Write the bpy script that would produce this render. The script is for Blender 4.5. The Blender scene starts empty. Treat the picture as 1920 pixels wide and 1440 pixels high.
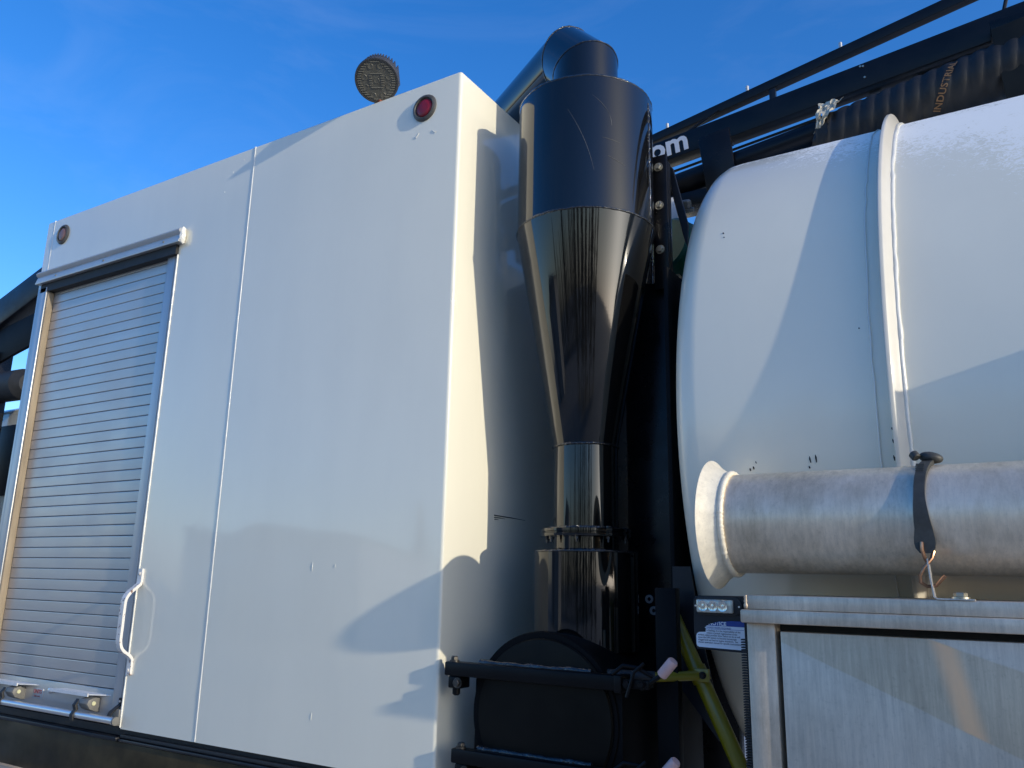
import bpy, bmesh, math, random
from math import sin, cos, pi, radians as R
from mathutils import Vector, Matrix, noise
random.seed(7)
S = bpy.context.scene
COL = S.collection

# ------------------------------------------------------------------ camera
cd = bpy.data.cameras.new('camera')
cam = bpy.data.objects.new('camera', cd)
COL.objects.link(cam)
cd.sensor_width = 36.0
cd.lens = 28.875
cd.clip_start = 0.05
cd.clip_end = 3000
yaw, pitch, roll = R(-31.9734), R(13.5275), R(1.1689)
fw = Vector((sin(yaw)*cos(pitch), cos(yaw)*cos(pitch), sin(pitch)))
rt0 = Vector((cos(yaw), -sin(yaw), 0))
up0 = rt0.cross(fw)
rt = rt0*cos(roll) + up0*sin(roll)
up = -rt0*sin(roll) + up0*cos(roll)
M = Matrix((rt, up, -fw)).transposed().to_4x4()
M.translation = Vector((0, -2.0, 1.75))
cam.matrix_world = M
S.camera = cam

# ------------------------------------------------------------------ light
SUN_EL, SUN_AZ = R(15.5), R(6.4)          # low sun, almost along the truck
sd = Vector((cos(SUN_EL)*cos(SUN_AZ), -cos(SUN_EL)*sin(SUN_AZ), sin(SUN_EL)))
sl = bpy.data.lights.new('sun', 'SUN')
sl.energy = 2.1
sl.angle = R(0.5)
sl.color = (1.0, 0.91, 0.74)
so = bpy.data.objects.new('sun', sl)
COL.objects.link(so)
so.rotation_euler = sd.to_track_quat('Z', 'Y').to_euler()

W = bpy.data.worlds.new('World')
S.world = W
W.use_nodes = True
nt = W.node_tree
nt.nodes.clear()
wo = nt.nodes.new('ShaderNodeOutputWorld')
bg = nt.nodes.new('ShaderNodeBackground')
sky = nt.nodes.new('ShaderNodeTexSky')
sky.sky_type = 'NISHITA'
sky.sun_disc = False
sky.sun_elevation = SUN_EL
sky.sun_rotation = R(90) + SUN_AZ
sky.altitude = 300
sky.air_density = 1.0
sky.dust_density = 1.0
sky.ozone_density = 3.0
bg.inputs['Strength'].default_value = 0.15
# thin cirrus
tc = nt.nodes.new('ShaderNodeTexCoord')
mp = nt.nodes.new('ShaderNodeMapping')
mp.inputs['Scale'].default_value = (2.2, 2.2, 7.0)
mp.inputs['Rotation'].default_value = (0.5, 0.3, 0.4)
nz = nt.nodes.new('ShaderNodeTexNoise')
nz.inputs['Scale'].default_value = 1.6
nz.inputs['Detail'].default_value = 7
nz.inputs['Roughness'].default_value = 0.58
nz.inputs['Distortion'].default_value = 0.6
rp = nt.nodes.new('ShaderNodeValToRGB')
rp.color_ramp.elements[0].position = 0.50
rp.color_ramp.elements[0].color = (0, 0, 0, 1)
rp.color_ramp.elements[1].position = 0.85
rp.color_ramp.elements[1].color = (0.045, 0.045, 0.045, 1)
hs = nt.nodes.new('ShaderNodeHueSaturation')
hs.inputs['Saturation'].default_value = 1.31
hs.inputs['Hue'].default_value = 0.512
hs.inputs['Value'].default_value = 1.3
mx = nt.nodes.new('ShaderNodeMixRGB')
mx.inputs['Color2'].default_value = (6.0, 6.3, 6.8, 1)
nt.links.new(tc.outputs['Generated'], mp.inputs['Vector'])
nt.links.new(mp.outputs['Vector'], nz.inputs['Vector'])
nt.links.new(nz.outputs['Fac'], rp.inputs['Fac'])
nt.links.new(sky.outputs['Color'], hs.inputs['Color'])
sp = nt.nodes.new('ShaderNodeSeparateColor')
nt.links.new(sky.outputs['Color'], sp.inputs['Color'])
def wmath(op, a, b_):
    k = nt.nodes.new('ShaderNodeMath')
    k.operation = op
    for i, v in enumerate((a, b_)):
        if isinstance(v, (int, float)):
            k.inputs[i].default_value = v
        else:
            nt.links.new(v, k.inputs[i])
    return k
dif = wmath('DIVIDE', wmath('SUBTRACT', sp.outputs['Blue'], sp.outputs['Red']).outputs[0], sp.outputs['Blue'])
fac = wmath('MULTIPLY', dif.outputs[0], 1.6)
fac.use_clamp = True
bw = nt.nodes.new('ShaderNodeRGBToBW')
nt.links.new(sky.outputs['Color'], bw.inputs['Color'])
neu = nt.nodes.new('ShaderNodeMixRGB')
neu.inputs['Fac'].default_value = 0.65
nt.links.new(sky.outputs['Color'], neu.inputs['Color1'])
nt.links.new(bw.outputs['Val'], neu.inputs['Color2'])
gr = nt.nodes.new('ShaderNodeMixRGB')
nt.links.new(fac.outputs[0], gr.inputs['Fac'])
nt.links.new(neu.outputs['Color'], gr.inputs['Color1'])
nt.links.new(hs.outputs['Color'], gr.inputs['Color2'])
nt.links.new(gr.outputs['Color'], mx.inputs['Color1'])
nt.links.new(rp.outputs['Color'], mx.inputs['Fac'])
nt.links.new(mx.outputs['Color'], bg.inputs['Color'])
nt.links.new(bg.outputs['Background'], wo.inputs['Surface'])

S.view_settings.view_transform = 'Standard'
S.view_settings.look = 'None'
S.view_settings.gamma = 1.0
S.view_settings.exposure = 0.5
S.view_settings.use_curve_mapping = False

# ------------------------------------------------------------------ materials
def mat(name, col, rough=0.5, metal=0.0, coat=0.0, coat_rough=0.05, spec=0.5,
        var=None, bump=None, rvar=None, orange=None):
    """var=(scale, amount, stretch xyz): base colour mottling;  bump=(scale, strength, dist);  rvar=(scale, +-amount)"""
    m = bpy.data.materials.new(name)
    m.use_nodes = True
    t = m.node_tree
    b = t.nodes['Principled BSDF']
    b.inputs['Base Color'].default_value = (*col, 1)
    b.inputs['Roughness'].default_value = rough
    b.inputs['Metallic'].default_value = metal
    b.inputs['Coat Weight'].default_value = coat
    b.inputs['Coat Roughness'].default_value = coat_rough
    b.inputs['Specular IOR Level'].default_value = spec
    co = t.nodes.new('ShaderNodeTexCoord')
    geo = t.nodes.new('ShaderNodeNewGeometry')
    def nze(scale, stretch=(1, 1, 1), detail=5, rough_=0.6):
        p = t.nodes.new('ShaderNodeMapping')
        p.inputs['Scale'].default_value = stretch
        t.links.new(geo.outputs['Position'], p.inputs['Vector'])
        n = t.nodes.new('ShaderNodeTexNoise')
        n.inputs['Scale'].default_value = scale
        n.inputs['Detail'].default_value = detail
        n.inputs['Roughness'].default_value = rough_
        t.links.new(p.outputs['Vector'], n.inputs['Vector'])
        return n
    m['_'] = 0
    if var:
        for i, (sc, am, st) in enumerate(var if isinstance(var, list) else [var]):
            n = nze(sc, st)
            mr = t.nodes.new('ShaderNodeMapRange')
            mr.inputs['From Min'].default_value = 0.3
            mr.inputs['From Max'].default_value = 0.7
            mr.inputs['To Min'].default_value = 1 - am
            mr.inputs['To Max'].default_value = 1 + am
            t.links.new(n.outputs['Fac'], mr.inputs['Value'])
            mu = t.nodes.new('ShaderNodeVectorMath')
            mu.operation = 'SCALE'
            src = b.inputs['Base Color'].links
            if src:
                t.links.new(src[0].from_socket, mu.inputs[0])
            else:
                mu.inputs[0].default_value = col
            t.links.new(mr.outputs['Result'], mu.inputs['Scale'])
            t.links.new(mu.outputs['Vector'], b.inputs['Base Color'])
    if rvar:
        n = nze(rvar[0], rvar[2] if len(rvar) > 2 else (1, 1, 1))
        mr = t.nodes.new('ShaderNodeMapRange')
        mr.inputs['From Min'].default_value = 0.3
        mr.inputs['From Max'].default_value = 0.7
        mr.inputs['To Min'].default_value = max(0.01, rough - rvar[1])
        mr.inputs['To Max'].default_value = rough + rvar[1]
        t.links.new(n.outputs['Fac'], mr.inputs['Value'])
        t.links.new(mr.outputs['Result'], b.inputs['Roughness'])
    if bump:
        prev = None
        for (sc, st, di) in (bump if isinstance(bump, list) else [bump]):
            n = nze(sc, detail=2)
            bu = t.nodes.new('ShaderNodeBump')
            bu.inputs['Strength'].default_value = st
            bu.inputs['Distance'].default_value = di
            t.links.new(n.outputs['Fac'], bu.inputs['Height'])
            if prev:
                t.links.new(prev.outputs['Normal'], bu.inputs['Normal'])
            prev = bu
        t.links.new(prev.outputs['Normal'], b.inputs['Normal'])
        t.links.new(prev.outputs['Normal'], b.inputs['Coat Normal'])
    del m['_']
    return m

def nodes_of(m):
    t = m.node_tree
    return t, t.nodes['Principled BSDF']

X1 = (1, 1, 1)
m_white = mat('white_paint', (0.86, 0.815, 0.66), 0.42, coat=1.0, coat_rough=0.055,
              var=[(1.3, 0.018, X1), (6.0, 0.02, (1, 1, 0.25))], bump=[(1.1, 0.35, 0.012), (5.0, 0.10, 0.004)])
m_white.node_tree.nodes['Principled BSDF'].inputs['Coat IOR'].default_value = 1.62
m_tank = mat('tank_paint', (0.88, 0.825, 0.67), 0.40, coat=0.6, coat_rough=0.08,
             var=[(1.5, 0.02, X1), (9.0, 0.012, (1, 1, 0.3))], bump=[(1.6, 0.3, 0.012)])
m_bead = mat('painted_weld', (0.80, 0.78, 0.70), 0.35, coat=0.5, coat_rough=0.1, bump=(90, 0.5, 0.003))
m_black = mat('gloss_black_paint', (0.005, 0.005, 0.005), 0.06, coat=0.35, coat_rough=0.02,
              bump=[(3.0, 0.12, 0.004), (160, 0.03, 0.0004)], rvar=(8, 0.03))
m_blackweld = mat('black_painted_weld', (0.012, 0.012, 0.013), 0.10, coat=0.8, coat_rough=0.03, bump=(130, 0.8, 0.004))
m_satin = mat('satin_black_steel', (0.006, 0.006, 0.007), 0.30, spec=0.3, var=(12, 0.3, X1), bump=(120, 0.08, 0.001), rvar=(10, 0.1))
m_bar = mat('bar_black_paint', (0.004, 0.004, 0.0045), 0.38, spec=0.18, var=(12, 0.3, X1), bump=(120, 0.08, 0.001))
m_dark = mat('matt_black', (0.004, 0.004, 0.0045), 0.55, spec=0.12, var=(12, 0.3, X1))
m_boom = mat('boom_black_paint', (0.005, 0.006, 0.009), 0.36, spec=0.3, var=(9, 0.3, X1), rvar=(9, 0.1))
m_rubber = mat('black_rubber', (0.02, 0.02, 0.02), 0.62, var=(30, 0.25, X1), bump=(150, 0.2, 0.001))
m_strap = mat('weathered_rubber', (0.045, 0.045, 0.04), 0.55, var=(60, 0.25, X1), bump=(220, 0.2, 0.001))
m_hose = mat('hose_rubber', (0.013, 0.012, 0.011), 0.55, var=(14, 0.35, X1), bump=(90, 0.25, 0.002))
m_slat = mat('anodised_slat', (0.53, 0.50, 0.465), 0.36, metal=0.5, var=(2.2, 0.05, (1, 1, 6)), rvar=(5, 0.07), bump=(2.0, 0.1, 0.006))
m_alu_rail = mat('aluminium_extrusion', (0.55, 0.54, 0.52), 0.40, metal=0.5, var=(9, 0.06, (1, 1, 0.2)))
m_ledge = mat('dusty_aluminium', (0.78, 0.77, 0.74), 0.5, metal=0.1, var=(20, 0.08, X1))
m_seal = mat('dusty_brush_seal', (0.30, 0.24, 0.165), 0.8, var=(30, 0.2, (1, 1, 0.15)))
m_chrome = mat('polished_tube', (0.74, 0.73, 0.71), 0.30, metal=0.75)
m_zinc = mat('zinc_bolt', (0.52, 0.49, 0.40), 0.35, metal=0.9, var=(90, 0.25, X1))
m_bracketgrey = mat('grey_plastic', (0.16, 0.155, 0.14), 0.5, var=(40, 0.1, X1))
m_dullbolt = mat('dull_bolt', (0.10, 0.095, 0.085), 0.35, metal=0.8, var=(90, 0.3, X1))
m_brass = mat('yellow_rivet', (0.62, 0.60, 0.36), 0.4)
m_yellow = mat('safety_yellow', (0.21, 0.172, 0.005), 0.32, coat=0.4, coat_rough=0.08, var=(10, 0.12, X1))
m_grip = mat('pink_vinyl_grip', (0.62, 0.40, 0.37), 0.5, var=(30, 0.08, X1))
m_red = mat('red_lens', (0.28, 0.006, 0.016), 0.40, coat=0.1, coat_rough=0.1, var=(60, 0.15, X1))
m_amber = mat('faded_amber_lens', (0.28, 0.13, 0.085), 0.4, coat=0.1, coat_rough=0.05, var=(60, 0.1, X1))
m_grom = mat('rubber_grommet', (0.085, 0.08, 0.07), 0.45, var=(40, 0.2, X1))
m_chrust = mat('chipped_white_steel', (0.74, 0.71, 0.66), 0.4, coat=0.3, coat_rough=0.1)
m_lampbody = mat('lamp_housing', (0.05, 0.05, 0.052), 0.5, var=(50, 0.15, X1))
m_lamplens = mat('dusty_lamp_lens', (0.105, 0.10, 0.078), 0.42, coat=0.5, coat_rough=0.15, var=(60, 0.25, X1))
m_lamprib = mat('lamp_rib', (0.17, 0.16, 0.125), 0.4)
m_green = mat('green_motor_paint', (0.008, 0.135, 0.105), 0.4, var=(14, 0.2, X1))
m_tape = mat('frayed_tape', (0.56, 0.51, 0.40), 0.6, var=(40, 0.3, (1, 1, 0.3)), bump=(70, 0.6, 0.004))
m_letter = mat('white_vinyl', (0.66, 0.68, 0.72), 0.45)
m_orange = mat('orange_print', (0.26, 0.135, 0.055), 0.7, var=(60, 0.3, X1))
m_ledclear = mat('clear_strobe_lens', (0.55, 0.54, 0.46), 0.22, metal=0.4, coat=0.8, coat_rough=0.04, var=(140, 0.3, (1, 1, 0.3)))
m_ledref = mat('strobe_reflector', (0.80, 0.78, 0.70), 0.15, metal=0.9, var=(160, 0.4, (1, 1, 0.3)))
m_navy = mat('dark_panel', (0.010, 0.012, 0.017), 0.36, spec=0.35, var=(8, 0.2, X1))
m_sticker = mat('sticker_white', (0.74, 0.76, 0.80), 0.4)
m_blue = mat('sticker_blue', (0.008, 0.045, 0.26), 0.4)
m_ink = mat('sticker_ink', (0.06, 0.06, 0.085), 0.6)
m_inkblue = mat('sticker_blue_ink', (0.05, 0.09, 0.28), 0.6)
m_redink = mat('faded_red_print', (0.42, 0.10, 0.08), 0.6)
m_plate = mat('label_plate', (0.50, 0.50, 0.49), 0.4, metal=0.4, var=(30, 0.1, X1))
m_cable = mat('cable_sheath', (0.012, 0.012, 0.012), 0.5)
m_wood = mat('bark', (0.06, 0.045, 0.03), 0.9)
m_leaf = mat('conifer_needles', (0.028, 0.045, 0.020), 0.8, var=(3, 0.3, X1))
m_shed = mat('shed_cladding', (0.33, 0.34, 0.36), 0.6, var=(2, 0.05, X1))
m_shedroof = mat('shed_roof', (0.16, 0.165, 0.18), 0.6)
m_scuff = mat('black_scuff', (0.02, 0.02, 0.02), 0.7)

def ramp(t, pos, cols):
    n = t.nodes.new('ShaderNodeValToRGB')
    e = n.color_ramp.elements
    while len(e) < len(pos):
        e.new(0.5)
    for i, (p, c) in enumerate(zip(pos, cols)):
        e[i].position = p
        e[i].color = (*c, 1) if len(c) == 3 else c
    return n

def noise_node(t, scale, stretch=(1, 1, 1), detail=6, rough=0.6, dist=0.0):
    geo = t.nodes.new('ShaderNodeNewGeometry')
    p = t.nodes.new('ShaderNodeMapping')
    p.inputs['Scale'].default_value = stretch
    t.links.new(geo.outputs['Position'], p.inputs['Vector'])
    n = t.nodes.new('ShaderNodeTexNoise')
    n.inputs['Scale'].default_value = scale
    n.inputs['Detail'].default_value = detail
    n.inputs['Roughness'].default_value = rough
    n.inputs['Distortion'].default_value = dist
    t.links.new(p.outputs['Vector'], n.inputs['Vector'])
    return n, geo

def add_chalk(m):
    """salt-like chalky residue along the top of the tank"""
    t, b = nodes_of(m)
    n1, geo = noise_node(t, 55, (1.0, 1.0, 1.6), 6, 0.65, 1.2)
    n2, _ = noise_node(t, 5, detail=3)
    n3, _ = noise_node(t, 210, (1, 1, 1.5), 3, 0.6)
    sep = t.nodes.new('ShaderNodeSeparateXYZ')
    t.links.new(geo.outputs['Position'], sep.inputs['Vector'])
    def math_(op, a, bb):
        k = t.nodes.new('ShaderNodeMath')
        k.operation = op
        for i, v in enumerate((a, bb)):
            if isinstance(v, (int, float)):
                k.inputs[i].default_value = v
            else:
                t.links.new(v, k.inputs[i])
        return k.outputs[0]
    # start height falls towards the rear
    hx = math_('MULTIPLY', sep.outputs['X'], 0.45)
    h = math_('ADD', sep.outputs['Z'], hx)
    mr = t.nodes.new('ShaderNodeMapRange')
    mr.inputs['From Min'].default_value = 2.62
    mr.inputs['From Max'].default_value = 3.02
    mr.inputs['To Min'].default_value = -0.40
    mr.inputs['To Max'].default_value = 0.14
    t.links.new(h, mr.inputs['Value'])
    s = math_('ADD', mr.outputs['Result'], n1.outputs['Fac'])
    s = math_('ADD', s, math_('MULTIPLY', math_('SUBTRACT', n2.outputs['Fac'], 0.5), 0.5))
    s = math_('ADD', s, math_('MULTIPLY', math_('SUBTRACT', n3.outputs['Fac'], 0.5), 0.35))
    r = ramp(t, [0.46, 0.56], [(0, 0, 0), (1, 1, 1)])
    t.links.new(s, r.inputs['Fac'])
    mixc = t.nodes.new('ShaderNodeMixRGB')
    src = b.inputs['Base Color'].links[0].from_socket
    t.links.new(src, mixc.inputs['Color1'])
    mixc.inputs['Color2'].default_value = (0.96, 0.93, 0.86, 1)
    t.links.new(r.outputs['Color'], mixc.inputs['Fac'])
    t.links.new(mixc.outputs['Color'], b.inputs['Base Color'])
    cw = t.nodes.new('ShaderNodeMapRange')
    cw.inputs['To Min'].default_value = 0.6
    cw.inputs['To Max'].default_value = 0.0
    t.links.new(r.outputs['Color'], cw.inputs['Value'])
    t.links.new(cw.outputs['Result'], b.inputs['Coat Weight'])
    rr = t.nodes.new('ShaderNodeMapRange')
    rr.inputs['To Min'].default_value = 0.40
    rr.inputs['To Max'].default_value = 0.9
    t.links.new(r.outputs['Color'], rr.inputs['Value'])
    t.links.new(rr.outputs['Result'], b.inputs['Roughness'])
add_chalk(m_tank)

def weathered_alu(name, base, dirt, streak, rough, band=False, metal=0.28):
    m = mat(name, base, rough, metal=metal)
    t, b = nodes_of(m)
    n1, geo = noise_node(t, 5, (1, 1, 0.6), 9, 0.72)
    n2, _ = noise_node(t, 95, streak, 10, 0.78)
    n3, _ = noise_node(t, 120, (1, 1, 1), 3, 0.6)
    r1 = ramp(t, [0.34, 0.62], [dirt, base])
    t.links.new(n1.outputs['Fac'], r1.inputs['Fac'])
    r2 = ramp(t, [0.30, 0.55, 0.74], [(0.74, 0.74, 0.74), (0.97, 0.97, 0.97), (1.10, 1.10, 1.10)])
    t.links.new(n2.outputs['Fac'], r2.inputs['Fac'])
    r3 = ramp(t, [0.30, 0.42, 0.68, 0.76], [(0.9, 0.9, 0.9), (1, 1, 1), (1, 1, 1), (1.12, 1.12, 1.12)])
    t.links.new(n3.outputs['Fac'], r3.inputs['Fac'])
    def mul(a, c):
        k = t.nodes.new('ShaderNodeMixRGB')
        k.blend_type = 'MULTIPLY'
        k.inputs['Fac'].default_value = 1
        t.links.new(a, k.inputs['Color1'])
        t.links.new(c, k.inputs['Color2'])
        return k.outputs['Color']
    col = mul(mul(r1.outputs['Color'], r2.outputs['Color']), r3.outputs['Color'])
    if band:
        # reflected light painted into the door colour: warm diagonal band, orange streak inside it
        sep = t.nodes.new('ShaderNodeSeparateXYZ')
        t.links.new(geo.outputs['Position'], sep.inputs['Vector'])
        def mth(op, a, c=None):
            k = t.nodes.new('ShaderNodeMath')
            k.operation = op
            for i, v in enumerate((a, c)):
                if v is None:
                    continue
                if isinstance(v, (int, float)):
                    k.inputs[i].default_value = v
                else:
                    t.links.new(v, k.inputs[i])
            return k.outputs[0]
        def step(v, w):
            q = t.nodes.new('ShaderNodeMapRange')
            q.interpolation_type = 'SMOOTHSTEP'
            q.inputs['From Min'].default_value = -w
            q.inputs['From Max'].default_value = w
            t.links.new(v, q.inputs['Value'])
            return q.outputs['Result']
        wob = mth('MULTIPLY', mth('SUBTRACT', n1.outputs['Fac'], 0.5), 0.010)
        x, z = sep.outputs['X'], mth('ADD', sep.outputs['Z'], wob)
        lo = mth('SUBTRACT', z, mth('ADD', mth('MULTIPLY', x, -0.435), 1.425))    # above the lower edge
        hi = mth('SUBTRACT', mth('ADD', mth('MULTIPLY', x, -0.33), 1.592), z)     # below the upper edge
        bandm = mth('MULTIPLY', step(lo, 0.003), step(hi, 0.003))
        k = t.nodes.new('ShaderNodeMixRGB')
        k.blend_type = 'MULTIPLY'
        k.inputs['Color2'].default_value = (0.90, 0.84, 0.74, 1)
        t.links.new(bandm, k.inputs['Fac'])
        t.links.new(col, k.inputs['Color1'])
        xc = mth('ADD', mth('MULTIPLY', z, -0.22), 0.197)                       # axis of the painted orange reflection
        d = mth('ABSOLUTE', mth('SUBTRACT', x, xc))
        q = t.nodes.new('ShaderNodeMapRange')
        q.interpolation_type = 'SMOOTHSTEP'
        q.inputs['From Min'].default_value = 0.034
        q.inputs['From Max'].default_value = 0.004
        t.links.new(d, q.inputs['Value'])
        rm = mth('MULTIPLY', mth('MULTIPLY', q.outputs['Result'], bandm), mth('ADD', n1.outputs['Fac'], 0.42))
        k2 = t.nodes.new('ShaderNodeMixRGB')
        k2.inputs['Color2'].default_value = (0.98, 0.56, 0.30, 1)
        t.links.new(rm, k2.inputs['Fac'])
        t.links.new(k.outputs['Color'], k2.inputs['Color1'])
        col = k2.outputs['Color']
    t.links.new(col, b.inputs['Base Color'])
    rr = t.nodes.new('ShaderNodeMapRange')
    rr.inputs['From Min'].default_value = 0.3
    rr.inputs['From Max'].default_value = 0.7
    rr.inputs['To Min'].default_value = rough + 0.12
    rr.inputs['To Max'].default_value = rough - 0.08
    t.links.new(n2.outputs['Fac'], rr.inputs['Value'])
    t.links.new(rr.outputs['Result'], b.inputs['Roughness'])
    bu = t.nodes.new('ShaderNodeBump')
    bu.inputs['Strength'].default_value = 0.06
    bu.inputs['Distance'].default_value = 0.001
    t.links.new(n3.outputs['Fac'], bu.inputs['Height'])
    t.links.new(bu.outputs['Normal'], b.inputs['Normal'])
    return m
m_pipe = weathered_alu('weathered_aluminium_pipe', (0.90, 0.765, 0.595), (0.56, 0.46, 0.325), (0.8, 0.4, 0.10), 0.38, metal=0.55)
m_box = weathered_alu('weathered_aluminium_box', (0.86, 0.71, 0.545), (0.54, 0.43, 0.315), (1.0, 1.0, 0.07), 0.36)
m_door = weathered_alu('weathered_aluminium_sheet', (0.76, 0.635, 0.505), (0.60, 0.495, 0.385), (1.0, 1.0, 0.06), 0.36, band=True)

def chip(m, colour, lo, hi, scale):
    t, b = nodes_of(m)
    n, _ = noise_node(t, scale, (1, 1, 0.7), 4, 0.7)
    r = ramp(t, [lo, hi], [(0, 0, 0), (1, 1, 1)])
    t.links.new(n.outputs['Fac'], r.inputs['Fac'])
    k = t.nodes.new('ShaderNodeMixRGB')
    if b.inputs['Base Color'].links:
        t.links.new(b.inputs['Base Color'].links[0].from_socket, k.inputs['Color1'])
    else:
        k.inputs['Color1'].default_value = b.inputs['Base Color'].default_value
    k.inputs['Color2'].default_value = (*colour, 1)
    t.links.new(r.outputs['Color'], k.inputs['Fac'])
    t.links.new(k.outputs['Color'], b.inputs['Base Color'])
chip(m_chrust, (0.17, 0.075, 0.045), 0.57, 0.62, 60)

m_ground = mat('gravel_yard', (0.36, 0.345, 0.315), 0.95, var=[(0.6, 0.15, X1), (14, 0.25, X1)])

# ------------------------------------------------------------------ mesh building
class MB:
    def __init__(s):
        s.bm = bmesh.new()
    def box(s, a, b, bev=0.0, seg=2):
        bm = bmesh.new() if bev else s.bm
        c = [(a[i]+b[i])/2 for i in range(3)]
        d = [abs(b[i]-a[i]) for i in range(3)]
        r = bmesh.ops.create_cube(bm, size=1.0, matrix=Matrix.Translation(c) @ Matrix.Diagonal((*d, 1)))
        if bev:
            bmesh.ops.bevel(bm, geom=bm.edges[:], offset=bev, segments=seg, profile=0.5, affect='EDGES')
            s._merge(bm)
        return s
    def _merge(s, bm, mtx=None):
        me = bpy.data.meshes.new('tmp')
        if mtx is not None:
            bmesh.ops.transform(bm, matrix=mtx, verts=bm.verts)
        bm.to_mesh(me)
        bm.free()
        s.bm.from_mesh(me)
        bpy.data.meshes.remove(me)
    def prism(s, pts, axis, a, b, bev=0.0, seg=2):
        """polygon extruded along axis from a to b; pts are the other two coordinates in xyz order"""
        bm = bmesh.new()
        def P(p, h):
            q = list(p)
            q.insert(axis, h)
            return q
        va = [bm.verts.new(P(p, a)) for p in pts]
        vb = [bm.verts.new(P(p, b)) for p in pts]
        n = len(pts)
        bm.faces.new(va)
        bm.faces.new(vb[::-1])
        for i in range(n):
            bm.faces.new((va[i], vb[i], vb[(i+1) % n], va[(i+1) % n]))
        bmesh.ops.recalc_face_normals(bm, faces=bm.faces)
        if bev:
            bmesh.ops.bevel(bm, geom=bm.edges[:], offset=bev, segments=seg, profile=0.5, affect='EDGES')
        s._merge(bm)
        return s
    def lathe(s, prof, origin, axis=(0, 0, 1), n=64, closed=False, jitter=0.0):
        """prof: list of (radius, height along axis)"""
        q = Vector((0, 0, 1)).rotation_difference(Vector(axis).normalized())
        bm = s.bm
        rings = []
        for (r, h) in prof:
            ring = []
            if r < 1e-6:
                ring = [bm.verts.new(Vector(origin) + q @ Vector((0, 0, h)))]
            else:
                for i in range(n):
                    a = 2*pi*i/n
                    rr = r + (random.uniform(-jitter, jitter) if jitter else 0)
                    ring.append(bm.verts.new(Vector(origin) + q @ Vector((rr*cos(a), rr*sin(a), h))))
            rings.append(ring)
        pairs = list(zip(rings, rings[1:]))
        if closed:
            pairs.append((rings[-1], rings[0]))
        for A, B in pairs:
            for i in range(n):
                j = (i+1) % n
                if len(A) == 1 and len(B) == 1:
                    continue
                if len(A) == 1:
                    bm.faces.new((A[0], B[j], B[i]))
                elif len(B) == 1:
                    bm.faces.new((A[i], A[j], B[0]))
                else:
                    bm.faces.new((A[i], A[j], B[j], B[i]))
        return s
    def cyl(s, p, q, r, n=24, r2=None, cap=True, bev=0.0):
        p, q = Vector(p), Vector(q)
        L = (q-p).length
        r2 = r if r2 is None else r2
        pr = [(r, 0), (r2, L)]
        if bev:
            pr = [(r-bev, 0), (r, bev), (r2, L-bev), (r2-bev, L)]
        if cap:
            pr = [(0, 0)] + pr + [(0, L)]
        return s.lathe(pr, p, q-p, n)
    def tube(s, pts, r, n=10, rads=None, flat=None, cap=True):
        """round tube along a polyline; flat=(w, t) makes a flat strip section with width along flat axis"""
        pts = [Vector(p) for p in pts]
        bm = s.bm
        up_ = None
        rings = []
        for i, p in enumerate(pts):
            d = (pts[min(i+1, len(pts)-1)] - pts[max(i-1, 0)]).normalized()
            if up_ is None:
                up_ = Vector((0, 0, 1)) if abs(d.z) < 0.9 else Vector((1, 0, 0))
            u_ = (up_ - d*up_.dot(d)).normalized()
            up_ = u_
            v_ = d.cross(u_)
            rr = rads[i] if rads else r
            rings.append([bm.verts.new(p + (u_*cos(2*pi*k/n) + v_*sin(2*pi*k/n))*rr) for k in range(n)])
        for A, B in zip(rings, rings[1:]):
            for i in range(n):
                j = (i+1) % n
                bm.faces.new((A[i], A[j], B[j], B[i]))
        if cap:
            bm.faces.new(rings[0][::-1])
            bm.faces.new(rings[-1])
        return s
    def strip(s, pts, wdir, w, t, ws=None):
        """flat bar along polyline, width along wdir, thickness t"""
        pts = [Vector(p) for p in pts]
        wd = Vector(wdir).normalized()
        bm = s.bm
        rings = []
        for i, p in enumerate(pts):
            d = (pts[min(i+1, len(pts)-1)] - pts[max(i-1, 0)]).normalized()
            nn = d.cross(wd).normalized()
            ww = (ws[i] if ws else w)/2
            rings.append([bm.verts.new(p + wd*a*ww + nn*b*t/2) for a, b in ((-1, -1), (1, -1), (1, 1), (-1, 1))])
        for A, B in zip(rings, rings[1:]):
            for i in range(4):
                j = (i+1) % 4
                bm.faces.new((A[i], A[j], B[j], B[i]))
        bm.faces.new(rings[0][::-1])
        bm.faces.new(rings[-1])
        return s
    def hexbolt(s, p, axis, r, h, washer=True):
        a = Vector(axis).normalized()
        p = Vector(p)
        if washer:
            s.cyl(p, p + a*h*0.3, r*1.35, 16)
        s.cyl(p + a*h*0.25, p + a*h, r, 6, bev=h*0.12)
        return s
    def build(s, name, m, parent=None, ang=35, smooth=True):
        me = bpy.data.meshes.new(name)
        bmesh.ops.recalc_face_normals(s.bm, faces=s.bm.faces)
        s.bm.to_mesh(me)
        s.bm.free()
        me.materials.append(m)
        if smooth:
            me.shade_smooth()
            me.set_sharp_from_angle(angle=R(ang))
        o = bpy.data.objects.new(name, me)
        COL.objects.link(o)
        if parent is not None:
            par(o, parent)
        return o

def par(o, p):
    o.parent = p
    if p.type == 'EMPTY':                      # meshes are built in world coordinates
        o.matrix_parent_inverse = Matrix.Translation(-p.location)

def thing(name, loc, label, cat, group=None):
    o = bpy.data.objects.new(name, None)
    o.empty_display_size = 0.1
    COL.objects.link(o)
    o.location = loc
    o['label'] = label
    o['category'] = cat
    if group:
        o['group'] = group
    return o

def tag(o, label, cat, group=None):
    o['label'] = label
    o['category'] = cat
    if group:
        o['group'] = group
    return o

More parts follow.
